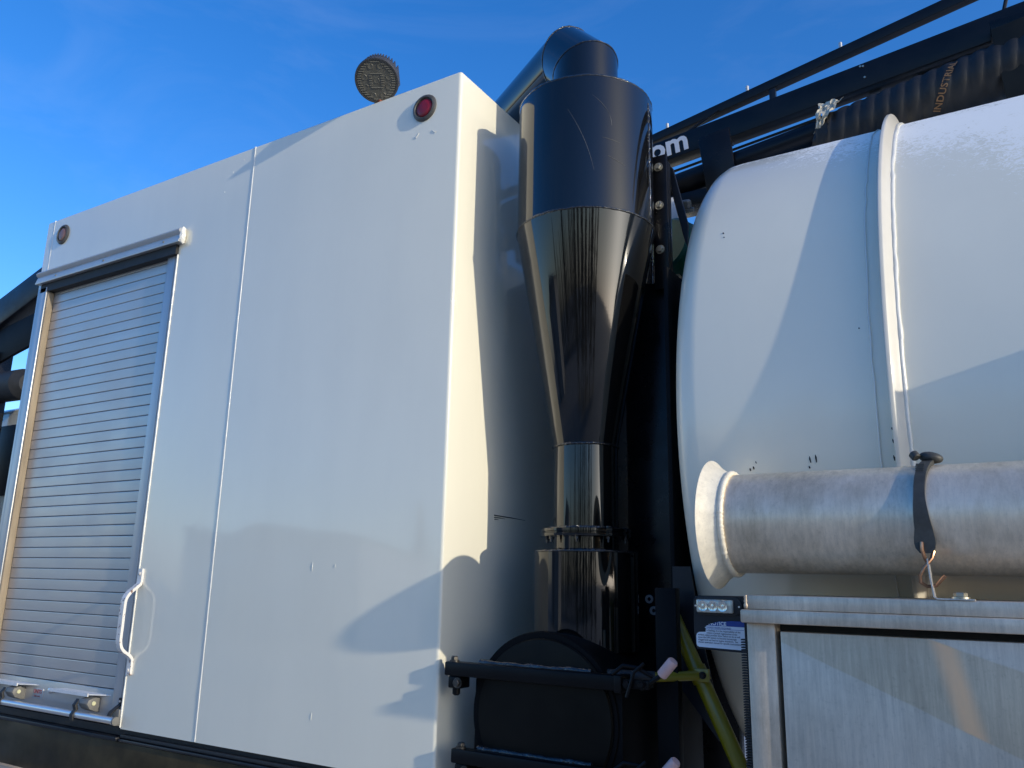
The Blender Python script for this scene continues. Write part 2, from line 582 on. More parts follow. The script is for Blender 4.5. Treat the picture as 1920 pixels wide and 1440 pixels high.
def text_mesh(txt, size, extrude=0.0, bold=0.0, align='LEFT', spacing=1.0):
    cu = bpy.data.curves.new('t', 'FONT')
    cu.body = txt
    cu.size = size
    cu.extrude = extrude
    cu.offset = bold
    cu.align_x = align
    cu.space_character = spacing
    cu.resolution_u = 3
    o = bpy.data.objects.new('t', cu)
    COL.objects.link(o)
    dg = bpy.context.evaluated_depsgraph_get()
    me = bpy.data.meshes.new_from_object(o.evaluated_get(dg))
    bpy.data.objects.remove(o)
    bpy.data.curves.remove(cu)
    me.materials.clear()
    return me

def put_mesh(name, me, m, parent):
    me.materials.append(m)
    o = bpy.data.objects.new(name, me)
    COL.objects.link(o)
    par(o, parent)
    return o

# ------------------------------------------------------------------ the ground and what stands opposite the truck
g = MB()
g.box((-900, -900, -0.4), (900, 900, 0.0))
go = g.build('ground', m_ground, smooth=False)
go['kind'] = 'structure'

sh = thing('storage_shed', (-24, -24, 0), 'long low grey storage shed across the gravel yard', 'shed')
MB().box((-31, -30, 0), (-17, -23, 4.4)).build('wall', m_shed, sh, smooth=False)
MB().prism([(-31.4, 4.405), (-16.6, 4.405), (-24, 5.3)], 1, -30.4, -22.6).build('roof', m_shedroof, sh, smooth=False)
MB().box((-27.5, -22.99, 0.0), (-24.5, -22.93, 3.4)).build('roller_door', m_shedroof, sh, smooth=False)

def conifer_meshes(h, seed):
    rnd = random.Random(seed)
    c = MB()
    bm = c.bm
    for i in range(900):
        t = rnd.random()**0.75
        z = h*(0.08 + 0.92*t)
        rad = (1-t)*h*0.20*(0.75+0.25*sin(t*46)) + 0.05
        a = rnd.uniform(0, 2*pi)
        rr = rad*math.sqrt(rnd.uniform(0.15, 1))
        p = Vector((rr*cos(a), rr*sin(a), z - rr*0.35))
        s = rnd.uniform(0.22, 0.55)*(0.5+0.5*(1-t))*h/11
        d = Vector((cos(a), sin(a), -0.45)).normalized()
        w = Vector((-sin(a), cos(a), rnd.uniform(-.3, .3)))
        v = [bm.verts.new(p - d*s), bm.verts.new(p + w*s*0.45), bm.verts.new(p + d*s*1.3), bm.verts.new(p - w*s*0.45)]
        bm.faces.new(v)
    return c
tree_spots = []
for i in range(34):
    tree_spots.append((-24 + i*1.75 + random.uniform(-0.6, 0.6), -36 - (i % 3)*3.0 - random.uniform(0, 1.5), random.choice((5.5, 7, 8.5, 9.5, 11))))
for (tx, ty, th) in ((1.6, -16.5, 6.2), (4.4, -14.2, 7.6), (7.0, -15.2, 6.6), (9.2, -13.0, 8.2), (12.5, -12.6, 6.0)):
    tree_spots.append((tx, ty, th))
crowns = []
for k in range(3):
    crowns.append(conifer_meshes(11, 40+k))
protos = []
for i, (x, y, h) in enumerate(tree_spots):
    t = thing('conifer_tree', (x, y, 0), 'dark conifer in the row across the yard', 'tree', 'conifers across the yard')
    if i < 3:
        co = crowns[i].build('crown', m_leaf, None, smooth=False)
        tr = MB().cyl((0, 0, 0), (0, 0, 10.5), 0.17, 10, 0.02).build('trunk', m_wood, None)
        protos.append((co, tr))
    else:
        co, tr = [o.copy() for o in protos[i % 3]]
        COL.objects.link(co)
        COL.objects.link(tr)
    co.parent = t
    tr.parent = t
    t.scale = (h/9, h/9, h/11)
    t.rotation_euler = (0, 0, i*1.3)

# ------------------------------------------------------------------ equipment cabinet
XL, XR, ZB, ZT = -3.989, -1.477, 1.195, 3.447
DL, DR, DT = -3.885, -2.917, 3.105           # door opening
cab = thing('equipment_cabinet', (-2.73, 1.25, 1.195), 'tall glossy white cabinet with a roller shutter door at its left end', 'cabinet')
b = bmesh.new()
outline = [(XL, ZB), (DL, ZB), (DL, DT), (DR, DT), (DR, ZB), (XR, ZB), (XR, ZT), (XL, ZT)]
va = [b.verts.new((x, 0, z)) for x, z in outline]
vb = [b.verts.new((x, 2.5, z)) for x, z in outline]
b.faces.new(va)
b.faces.new(vb[::-1])
for i in range(8):
    j = (i+1) % 8
    b.faces.new((va[i], vb[i], vb[j], va[j]))
bmesh.ops.recalc_face_normals(b, faces=b.faces)
be = [e for e in b.edges if (abs(e.verts[0].co.x-XR) < 1e-4 and abs(e.verts[1].co.x-XR) < 1e-4)
      or (e.verts[0].co.z > ZT-1e-3 and e.verts[1].co.z > ZT-1e-3 and e.verts[0].co.y < 1e-4 and e.verts[1].co.y < 1e-4)]
bmesh.ops.bevel(b, geom=be, offset=0.012, segments=4, profile=0.5, affect='EDGES')
x = MB()
x._merge(b)
x.build('body', m_white, cab, ang=40)
# welded / caulked seams
def bead(name, p, q, r, m, parent, step=0.012, jit=0.35, ax=None):
    p, q = Vector(p), Vector(q)
    n = max(2, int((q-p).length/step))
    pts = [p.lerp(q, i/n) for i in range(n+1)]
    rads = [r*(1+random.uniform(-jit, jit)) for _ in pts]
    k = MB()
    k.tube(pts, r, 8, rads)
    return k.build(name, m, parent, ang=80)
bead('seam', (-2.4965, 0.0010, ZB+0.002), (-2.4965, 0.0010, ZT-0.004), 0.0032, m_bead, cab, 0.03, 0.1)
bead('seam', (-2.5035, 0.0014, ZB+0.002), (-2.5035, 0.0014, ZT-0.004), 0.0022, m_bead, cab, 0.03, 0.2)
bead('seam', (-3.934, 0.0018, 3.17), (-3.934, 0.0018, ZT-0.004), 0.0032, m_bead, cab, 0.03, 0.15)
bead('caulk_line', (DR-0.001, -0.001, 1.2), (DR-0.001, -0.001, 3.06), 0.0035, m_bead, cab, 0.02, 0.3)
# black lining of the door recess
MB().box((DL+0.001, 0.085, ZB+0.001), (DR-0.001, 0.11, DT-0.001)).build('door_recess', m_rubber, cab, smooth=False)
# side rails
k = MB()
k.box((-3.975, -0.008, 1.20), (-3.945, 0.0, 3.085), 0.002)
k.box((-3.944, -0.012, 1.20), (DL-0.010, 0.0, 3.085), 0.002)
k.box((DL-0.010, -0.014, 1.20), (DL-0.002, 0.0, 3.085), 0.002)
k.build('door_rail', m_alu_rail, cab)
MB().box((DL-0.0015, -0.010, 1.20), (DL+0.010, 0.0215, 3.06), 0.005, 3).build('brush_seal', m_seal, cab)
k = MB()
k.box((DR-0.078, 0.006, 1.20), (DR-0.026, 0.0215, 3.085), 0.002)
k.box((DR-0.026, 0.008, 1.20), (DR-0.004, 0.0215, 3.085), 0.002)
k.build('door_rail', m_alu_rail, cab)
# hood over the door
prof = [(0.0, 3.105), (-0.030, 3.103), (-0.032, 3.108), (-0.022, 3.140), (-0.030, 3.146), (-0.034, 3.156), (-0.026, 3.166), (0.0, 3.170)]
MB().prism(prof, 0, -3.966, -2.883).build('door_hood', m_alu_rail, cab, ang=50)
MB().box((-3.945, -0.012, 3.062), (DR-0.003, 0.0215, 3.1025)).build('hood_gasket', m_rubber, cab, smooth=False)
k = MB()
bm_ = bmesh.new()
bmesh.ops.create_icosphere(bm_, subdivisions=3, radius=0.011, matrix=Matrix.Translation((-2.880, -0.016, 3.135)) @ Matrix.Diagonal((1, 1.2, 3.6, 1)))
for v in bm_.verts:
    v.co += v.normal*0.004*noise.noise(v.co*120)
k._merge(bm_)
k.build('sealant_blob', m_bead, cab)
for xx in (-3.80, -3.42, -2.99):
    MB().hexbolt((xx, -0.027, 3.122), (0, -1, 0.2), 0.004, 0.005).build('hood_bolt', m_zinc, cab)
# roller shutter: every slat on its own
sh_ = MB().box((-3.90, 0.0325, 1.30), (-2.93, 0.040, 3.10)).build('roller_shutter', m_rubber, cab, smooth=False)
PITCH = 0.04428
z = 1.3235
slat_me = None
n_sl = 0
while z < 3.07:
    if slat_me is None:
        pf = [(0.032, 0.0), (0.0255, 0.0003), (0.0226, 0.0010), (0.0221, 0.0030), (0.0219, 0.0225), (0.0221, 0.0395),
              (0.0226, 0.0422), (0.0245, 0.0428), (0.032, 0.0430)]
        s0 = MB().prism(pf, 0, -3.905, -2.960).build('slat', m_slat, sh_, smooth=False)
        slat_me = s0.data
        s0.location.z = z
    else:
        s1 = s0.copy()
        COL.objects.link(s1)
        s1.location.z = z
    s_obj = s0 if n_sl == 0 else s1
    s_obj.location.y = random.uniform(-0.0006, 0.0006)
    s_obj.rotation_euler.x = 0
    n_sl += 1
    z += PITCH
# bottom rail of the shutter, handles, latch bar
MB().box((-3.895, 0.018, 1.206), (-2.962, 0.031, 1.3215), 0.003).build('bottom_rail', m_slat, cab)
for (xa, xb, xc, xd) in ((-3.366, -3.108, -2.999, -3.325), (-3.86, -3.606, -3.485, -3.83)):
    k = MB()
    v = [(xa, -0.022), (xb, -0.022), (xd if False else xc, 0.030), (xd, 0.030)]
    k.prism(v, 2, 1.298, 1.302)
    k.prism([(xa, -0.024), (xb, -0.024), (xb, -0.020), (xa, -0.020)], 2, 1.292, 1.3035)
    k.build('finger_ledge', m_ledge, cab, smooth=False)
k = MB()
k.cyl((-3.72, -0.034, 1.2265), (-2.905, -0.034, 1.2265), 0.0125, 24)
lb = k.build('latch_bar', m_chrome, cab)
MB().cyl((-2.906, -0.034, 1.2265), (-2.897, -0.034, 1.2265), 0.0155, 24, bev=0.001).build('end_cap', m_bracketgrey, lb)
for xx in (-3.115, -3.64):
    k = MB()
    k.prism([(0.028, 1.284), (-0.004, 1.290), (-0.030, 1.283), (-0.036, 1.268), (-0.022, 1.248), (0.004, 1.238), (0.028, 1.236)], 0, xx-0.028, xx+0.030, 0.002)
    lt = k.build('latch', m_bracketgrey, cab)
    k = MB()
    k.prism([(-0.030, 1.283), (-0.046, 1.262), (-0.040, 1.244), (-0.052, 1.228), (-0.050, 1.207), (-0.044, 1.207), (-0.045, 1.226), (-0.030, 1.246), (-0.036, 1.262)], 0, xx-0.050, xx-0.029, 0.001)
    k.build('latch_hook', m_rubber, lt)
    MB().cyl((xx+0.0295, -0.010, 1.269), (xx+0.034, -0.010, 1.269), 0.008, 16, bev=0.001).build('rivet', m_brass, lt)
    MB().box((xx-0.02, 0.018, 1.232), (xx+0.032, 0.0305, 1.288), 0.002).build('backing_plate', m_rubber, lt)
k = MB()
k.strip([(-2.938, 0.004, 1.300), (-2.938, 0.004, 1.278), (-2.952, -0.022, 1.252), (-2.952, -0.030, 1.234)], (1, 0.3, 0), 0.016, 0.006)
eb = k.build('latch_stop', m_rubber, cab)
MB().cyl((-2.936, 0.000, 1.289), (-2.936, -0.004, 1.289), 0.004, 10).build('screw', m_chrome, eb)
MB().box((-2.962, -0.010, 1.205), (-2.921, 0.028, 1.262), 0.002).build('end_bracket', m_bracketgrey, cab)
k = MB()
k.lathe([(0, 0), (0.006, 0), (0.005, 0.010), (0.010, 0.016), (0.0125, 0.026), (0.009, 0.034), (0, 0.037)], (-3.405, 0.03, 1.286), (0, -1, 0.1), 20)
k.build('push_button', m_chrome, cab)
lp = MB().box((-3.552, 0.0160, 1.246), (-3.476, 0.0182, 1.287), 0.0008).build('maker_plate', m_plate, cab)
tm = text_mesh('UNITS', 0.021, 0.0004, 0.0004)
tm.transform(Matrix.Translation((-3.545, 0.0155, 1.268)) @ Matrix.Rotation(R(90), 4, 'X'))
put_mesh('lettering', tm, m_redink, lp)
tm = text_mesh('UNITS UNITS', 0.0075, 0.0004)
tm.transform(Matrix.Translation((-3.538, 0.0155, 1.254)) @ Matrix.Rotation(R(90), 4, 'X'))
put_mesh('lettering', tm, m_redink, lp)
# grab handle: bent flat bar with paint worn to rust
hx = -2.899
def arc_pts(p0, p1, p2, n=6):
    p0, p1, p2 = Vector(p0), Vector(p1), Vector(p2)
    return [(1-t)**2*p0 + 2*t*(1-t)*p1 + t*t*p2 for t in [i/n for i in range(n+1)]]
path = [(hx, -0.004, 1.770), (hx, -0.004, 1.735), (hx, -0.004, 1.722)]
path += arc_pts((hx, -0.008, 1.712), (hx, -0.022, 1.700), (hx, -0.038, 1.688))
path += arc_pts((hx, -0.044, 1.682), (hx, -0.062, 1.666), (hx, -0.062, 1.640))
path += [(hx, -0.0622, 1.60), (hx, -0.0618, 1.56)]
path += arc_pts((hx, -0.0622, 1.520), (hx, -0.062, 1.486), (hx, -0.044, 1.472))
path += arc_pts((hx, -0.036, 1.466), (hx, -0.008, 1.452), (hx, -0.004, 1.436))
path += [(hx, -0.004, 1.420), (hx, -0.004, 1.385)]
hd = MB().strip(path, (1, 0, 0), 0.024, 0.0105).build('grab_handle', m_chrust, cab, ang=60)
for zz in (1.752, 1.402):
    MB().hexbolt((hx, -0.0078, zz), (0, -1, 0), 0.006, 0.006).build('bolt', m_chrust, hd)
# marker lights
for (lx, lz, m, nm, ll) in ((-1.629, 3.347, m_red, 'red round marker light', 0), (-3.841, 3.350, m_amber, 'faded amber round marker light', 0)):
    k = MB()
    k.lathe([(0.050, 0), (0.051, 0.003), (0.047, 0.0085), (0.040, 0.0105), (0.038, 0.009), (0.037, 0.003), (0, 0.003)], (lx, 0.001, lz), (0, -1, 0), 48)
    o = k.build('marker_light', m_grom, cab, ang=50)
    o['label'] = nm + ' in a rubber grommet'
    k = MB()
    k.lathe([(0.034, 0.002), (0.0335, 0.005), (0.029, 0.0085), (0.018, 0.0105), (0, 0.011)], (lx, 0.001, lz), (0, -1, 0), 48)
    k.build('lens', m, o, ang=50)
# small ticks and scuffs in the paint
for (x0, z0, x1, z1) in ((-1.668, 3.249, -1.662, 3.240), (-1.662, 3.240, -1.650, 3.258), (-1.592, 3.252, -1.580, 3.238), (-1.580, 3.238, -1.574, 3.243)):
    MB().tube([(x0, -0.0002, z0), ((x0+x1)/2, -0.0012, (z0+z1)/2), (x1, -0.0002, z1)], 0.0009, 6).build('paint_nick', m_bead, cab)
for (nx, nz, nl, nm_) in ((-2.005, 1.77, 0.030, 0), (-1.905, 1.782, 0.012, 0), (-1.962, 1.318, 0.022, 0), (-2.62, 3.36, 0.006, 0), (-2.56, 3.40, 0.005, 0), (-2.66, 3.28, 0.006, 0)):
    MB().tube([(nx, -0.0002, nz), (nx+0.0006, -0.0008, nz+nl/2), (nx+0.001, -0.0002, nz+nl)], 0.0012, 6, rads=[0.0004, 0.0008, 0.0005]).build('paint_nick', m_bead if nm_ == 0 else m_grom, cab)
for (y0, z0, y1, z1, w) in ((0.272, 1.960, 0.470, 1.957, .002), (0.272, 1.953, 0.34, 1.9525, .0016), (0.275, 1.947, 0.300, 1.947, .0016)):
    MB().tube([(XR+0.0002, y0, z0), (XR+0.0004, (y0+y1)/2, (z0+z1)/2+0.0006), (XR+0.0002, y1, z1)], w, 6, rads=[w, w*.8, w*.3]).build('scuff_mark', m_scuff, cab)

# ------------------------------------------------------------------ floodlight on the roof
FL = thing('floodlight', (-1.885, 0.015, 3.447), 'round black work light with a finned back standing on the cabinet roof', 'floodlight')
fc = Vector((-1.846, -0.016, 3.522))
fn = Vector((0.33, -0.60, -0.73)).normalized()
q = Vector((0, 0, 1)).rotation_difference(fn)
k = MB()
k.lathe([(0, -0.040), (0.072, -0.040), (0.077, -0.036), (0.077, -0.006), (0.081, -0.002), (0.081, 0.009), (0.079, 0.013), (0.074, 0.013), (0.0735, 0.006), (0, 0.006)], fc, fn, 56)
hsg = k.build('housing', m_lampbody, FL, ang=40)
k = MB()
k.lathe([(0.0734, 0.005), (0.0734, 0.009), (0, 0.010)], fc, fn, 48)
lens = k.build('lens', m_lamplens, FL)
# local frame in the plane of the lens, horizontal / vertical
hxv = Vector((0, 0, 1)).cross(fn).normalized()
vxv = fn.cross(hxv)
for row in range(-8, 9):
    v = row*0.0082
    half = math.sqrt(max(0, 0.070**2 - v*v))
    segs = []
    if abs(row) == 8:
        segs = [(-half*0.7, half*0.7)]
    elif row in (3, -3):
        segs = [(-half, -half+0.014), (-0.022, 0.022), (half-0.014, half)]
    elif abs(row) < 3:
        segs = [(-half, -half+0.014), (-0.027, -0.016), (0.016, 0.027), (half-0.014, half)]
    else:
        segs = [(-half, -half+0.017), (half-0.017, half)]
    for a, c in segs:
        p = fc + hxv*a + vxv*v + fn*0.0105
        e = fc + hxv*c + vxv*v + fn*0.0105
        kk = MB()
        kk.tube([p, e], 0.0019, 6)
        kk.build('lens_rib', m_lamprib, lens)
for (a, c) in ((-0.018, 0.05), (0.018, 0.05), (-0.045, 0.012), (0.045, 0.012), (-0.042, -0.022), (0.042, -0.022), (-0.018, -0.052), (0.018, -0.052), (0, 0)):
    p = fc + hxv*a + vxv*c + fn*0.009
    MB().lathe([(0.0115, 0), (0.010, 0.002), (0.004, 0.0008), (0, 0.0005)], p, fn, 20).build('led_cup', m_lamplens, lens)
for i in range(-7, 8):
    a = i*0.0098
    half = math.sqrt(max(0.0004, 0.076**2 - a*a))
    kk = MB()
    p = fc + hxv*a - fn*0.055
    bm_ = bmesh.new()
    mt = Matrix((hxv, vxv, fn)).transposed().to_4x4()
    mt.translation = p
    bmesh.ops.create_cube(bm_, size=1, matrix=Matrix.Diagonal((0.0030, 2*half+0.004, 0.034, 1)))
    kk._merge(bm_, mt)
    kk.build('cooling_fin', m_lampbody, hsg, smooth=False)
k = MB()
k.strip([fc - vxv*0.072 - fn*0.030 - hxv*0.020, Vector((-1.885, 0.045, 3.452)), Vector((-1.885, 0.085, 3.449))], hxv, 0.020, 0.004)
k.strip([fc - vxv*0.072 - fn*0.030 + hxv*0.020, Vector((-1.845, 0.065, 3.452)), Vector((-1.845, 0.095, 3.449))], hxv, 0.020, 0.004)
k.box((-1.90, 0.045, 3.447), (-1.83, 0.10, 3.451))
k.build('bracket', m_lampbody, FL, ang=20)
MB().hexbolt((-1.866, 0.030, 3.447), (0, 0, 1), 0.010, 0.030).build('bolt', mat('rusty_bolt', (0.25, 0.07, 0.03), 0.8), FL)

# ------------------------------------------------------------------ chassis sill and step below the cabinet
sl_ = thing('chassis_sill', (-3.0, 0.05, 1.0), 'black glossy sill running under the white cabinet', 'sill')
k = MB()
k.box((-4.2, 0.006, 0.985), (-1.45, 0.16, 1.150), 0.006)
k.build('side_panel', mat('ground_reflection_black', (0.050, 0.037, 0.018), 0.42, spec=0.12,  # brown reflection of the sunlit ground is put into the base colour
        var=[(2.5, 0.5, (1, 1, 1.6)), (11, 0.3, X1)], bump=[(1.2, 0.3, 0.012)], rvar=(6, 0.12)), sl_)
MB().box((-4.2, -0.010, 1.152), (-2.922, 0.12, 1.166), 0.003).build('ledge', m_navy, sl_)
MB().box((-2.918, -0.004, 1.152), (-1.45, 0.12, 1.162), 0.003).build('ledge', m_navy, sl_)
MB().box((-2.918, 0.002, 1.164), (-1.45, 0.12, 1.176), 0.003).build('gasket', m_rubber, sl_)
MB().box((-4.2, 0.02, 1.168), (-1.45, 0.30, 1.1945)).build('mounting_strip', m_rubber, sl_)
st = thing('side_step', (-3.9, -0.02, 0.9), 'weathered aluminium step box below the black sill', 'step')
MB().box((-4.6, -0.05, 0.80), (-3.30, 0.30, 0.985), 0.006).build('box', m_box, st)
MB().box((-4.6, -0.056, 0.975), (-3.295, -0.02, 0.989), 0.003).build('edge_trim', m_alu_rail, st)

# ------------------------------------------------------------------ cyclone separator
CX, CY = -1.157, 0.300
cyc = thing('cyclone_separator', (CX, CY, 1.56), 'glossy black cyclone with a tapering cone beside the white cabinet', 'cyclone')
RB, RP, RN, RC = 0.229, 0.101, 0.114, 0.159
ZTOP, ZS, ZC, ZF, ZK = 3.341, 2.880, 2.164, 1.898, 1.842
k = MB()
k.lathe([(0, ZTOP-0.004), (RB-0.006, ZTOP-0.004), (RB-0.006, ZTOP), (RB, ZTOP), (RB, ZS), (RB-0.01, ZS)], (CX, CY, 0), n=128)
k.build('barrel', m_black, cyc, ang=25)
k = MB()
k.lathe([(RB+0.001, ZS-0.003), (RP+0.001, ZC+0.003)], (CX, CY, 0), n=128)
k.build('cone', m_black, cyc, ang=25)
k = MB()
k.lathe([(RP, ZC-0.004), (RP, ZK+0.004)], (CX, CY, 0), n=96)
k.build('outlet_pipe', m_black, cyc, ang=25)
def ring_bead(name, r, z, t, parent, m=m_blackweld, amp=0.35, freq=40, n=160):
    k = MB()
    pts = []
    for i in range(n+1):
        a = 2*pi*i/n
        pts.append((CX + r*cos(a), CY + r*sin(a), z + t*0.5*noise.noise((cos(a)*freq*.2, sin(a)*freq*.2, z*7))))
    rads = [t*(1+amp*noise.noise((cos(2*pi*i/n)*freq, sin(2*pi*i/n)*freq, z))) for i in range(n+1)]
    k.tube(pts, t, 8, rads)
    return k.build(name, m, parent, ang=80)
ring_bead('weld_bead', RB, ZS-0.001, 0.0040, cyc)
ring_bead('weld_bead', RB-0.003, ZTOP, 0.0045, cyc)
ring_bead('weld_bead', RP+0.001, ZC, 0.0038, cyc)
ring_bead('weld_bead', RN+0.002, ZTOP, 0.006, cyc)
# neck, mitred elbow and duct over the roof
dd = Vector((-0.85, 0.53, 0)).normalized()
ZA = 3.612                                      # duct axis height
mid_dir = (Vector((0, 0, 1)) + dd).normalized()
# axis polyline: up, 45 degrees, horizontal
L = 0.150
p0 = Vector((CX, CY, ZTOP-0.01))
zc1 = ZA - L*0.7071
p1 = Vector((CX, CY, zc1))
p2 = p1 + mid_dir*L
p3 = p2 + dd*2.2
def mitre_tube(bm, a, b_, na, nb, r, n=72):
    """cylinder from a to b cut by planes with normals na, nb"""
    d = (b_-a).normalized()
    u_ = d.orthogonal().normalized() if abs(d.y) > 0.99 else Vector((0, 1, 0)).cross(d).normalized()
    v_ = d.cross(u_)
    A, B = [], []
    for i in range(n):
        w = (u_*cos(2*pi*i/n) + v_*sin(2*pi*i/n))*r
        ta = -(w.dot(na))/d.dot(na)
        tb = -(w.dot(nb))/d.dot(nb)
        A.append(bm.verts.new(a + w + d*ta))
        B.append(bm.verts.new(b_ + w + d*tb))
    for i in range(n):
        j = (i+1) % n
        bm.faces.new((A[i], A[j], B[j], B[i]))
    return A, B
n1 = (Vector((0, 0, 1)) + mid_dir).normalized()
n2 = (mid_dir + dd).normalized()
ring_sets = []
for nm, a, c, na, nb in (('neck', p0, p1, Vector((0, 0, 1)), n1), ('elbow', p1, p2, n1, n2), ('duct', p2, p3, n2, dd)):
    k = MB()
    A, B = mitre_tube(k.bm, a, c, na, nb, RN)
    pts = [v.co.copy() for v in B]
    if nm == 'duct':
        k.bm.faces.new(B)
    k.build(nm, m_black, cyc, ang=25)
    if nm != 'duct':
        kk = MB()
        pts.append(pts[0])
        pts2 = [p + Vector((noise.noise(p*60), noise.noise(p*60+Vector((3, 1, 2))), noise.noise(p*60+Vector((9, 4, 5)))))*0.0012 for p in pts]
        kk.tube(pts2, 0.0032, 6, rads=[0.0026*(1+0.4*noise.noise(p*90)) for p in pts])
        kk.build('weld_bead', m_blackweld, cyc, ang=80)
# vertical closing weld on the right of the barrel, with a tab
ca = R(3)
wp = Vector((CX + RB*cos(ca), CY + RB*sin(ca), 0))
k = MB()
pts = [(wp.x + 0.0008*noise.noise((zz*60, 0, 0)), wp.y, zz) for zz in [ZS+0.02 + i*0.004 for i in range(int((ZTOP-ZS-0.04)/0.004))]]
k.tube(pts, 0.004, 8, rads=[0.0030*(1+0.8*noise.noise((p[2]*130, 1, 0))) for p in pts])
k.build('weld_bead', m_blackweld, cyc, ang=80)
# old scratches in the barrel paint
m_scr = mat('scratched_paint', (0.085, 0.085, 0.082), 0.5)
for (a0, z0, a1, z1, bend) in ((-77.5, 3.223, -56.5, 3.003, 5), (-57.5, 3.268, -44, 3.206, 3), (-44, 3.206, -42, 3.165, 1), (-46, 3.06, -30, 3.035, -2), (-50, 3.12, -35, 3.11, 1)):
    pts = []
    for i in range(13):
        t = i/12
        a = R(a0 + (a1-a0)*t + bend*4*t*(1-t)*0.5)
        pts.append((CX + (RB+0.0001)*cos(a), CY + (RB+0.0001)*sin(a), z0 + (z1-z0)*t))
    MB().tube(pts, 0.0006, 5, rads=[0.0011*(0.25+sin(pi*i/12)*0.6) for i in range(13)]).build('scratch_mark', m_scr, cyc)
# flange with bolts
k = MB()
k.lathe([(RP-0.001, ZF-0.012), (0.139, ZF-0.012), (0.1395, ZF-0.010), (0.1395, ZF-0.003), (0.137, ZF-0.001), (0.137, ZF+0.001), (0.1395, ZF+0.003), (0.1395, ZF+0.010), (0.138, ZF+0.012), (RP-0.001, ZF+0.012)], (CX, CY, 0), n=96)
fl = k.build('flange', m_black, cyc, ang=25)
for i in range(8):
    a = 2*pi*i/8 + 0.25
    px, py = CX + 0.122*cos(a), CY + 0.122*sin(a)
    k = MB()
    k.cyl((px, py, ZF+0.016), (px, py, ZF-0.030), 0.0035, 8)
    k.cyl((px, py, ZF+0.0122), (px, py, ZF+0.0175), 0.0068, 6)
    k.cyl((px, py, ZF-0.0122), (px, py, ZF-0.0205), 0.0068, 6)
    k.build('bolt', m_blackweld, fl)
ring_bead('weld_bead', RP+0.003, ZF+0.014, 0.004, cyc)
ring_bead('weld_bead', RP+0.004, ZK+0.003, 0.005, cyc)
# collection can
k = MB()
k.lathe([(RP-0.005, ZK), (RC-0.004, ZK), (RC, ZK-0.004), (RC, 1.56)], (CX, CY, 0), n=112)
k.build('collection_can', m_black, cyc, ang=25)
ring_bead('weld_bead', RC-0.002, ZK-0.001, 0.003, cyc)

# ------------------------------------------------------------------ clean-out drum with clamp bars
DX, DZ = -1.160, 1.395
drum = thing('cleanout_drum', (DX, 0.3, 1.17), 'black horizontal drum with two clamp bars across its round cover', 'drum')
k = MB()
k.lathe([(0.215, 0.05), (0.215, 0.60), (0, 0.60)], (DX, 0, DZ), (0, 1, 0), 96)
k.lathe([(0, 0.045), (0.222, 0.045), (0.224, 0.050), (0.224, 0.070), (0.215, 0.072)], (DX, 0, DZ), (0, 1, 0), 96)
k.build('body', m_dark, drum)
k = MB()
k.box((DX-0.224, 0.052, 1.10), (DX+0.232, 0.50, 1.484), 0.006)
k.build('side_box', m_dark, drum)
k = MB()
k.lathe([(0.205, 0.044), (0.206, 0.040), (0.203, 0.034), (0.15, 0.028), (0.08, 0.024), (0, 0.022)], (DX+0.005, 0, DZ), (0, 1, 0), 96)
k.build('cover', mat('dusty_black_cover', (0.007, 0.0065, 0.005), 0.35, spec=0.15, var=(7, 0.4, X1), rvar=(5, 0.1)), drum)
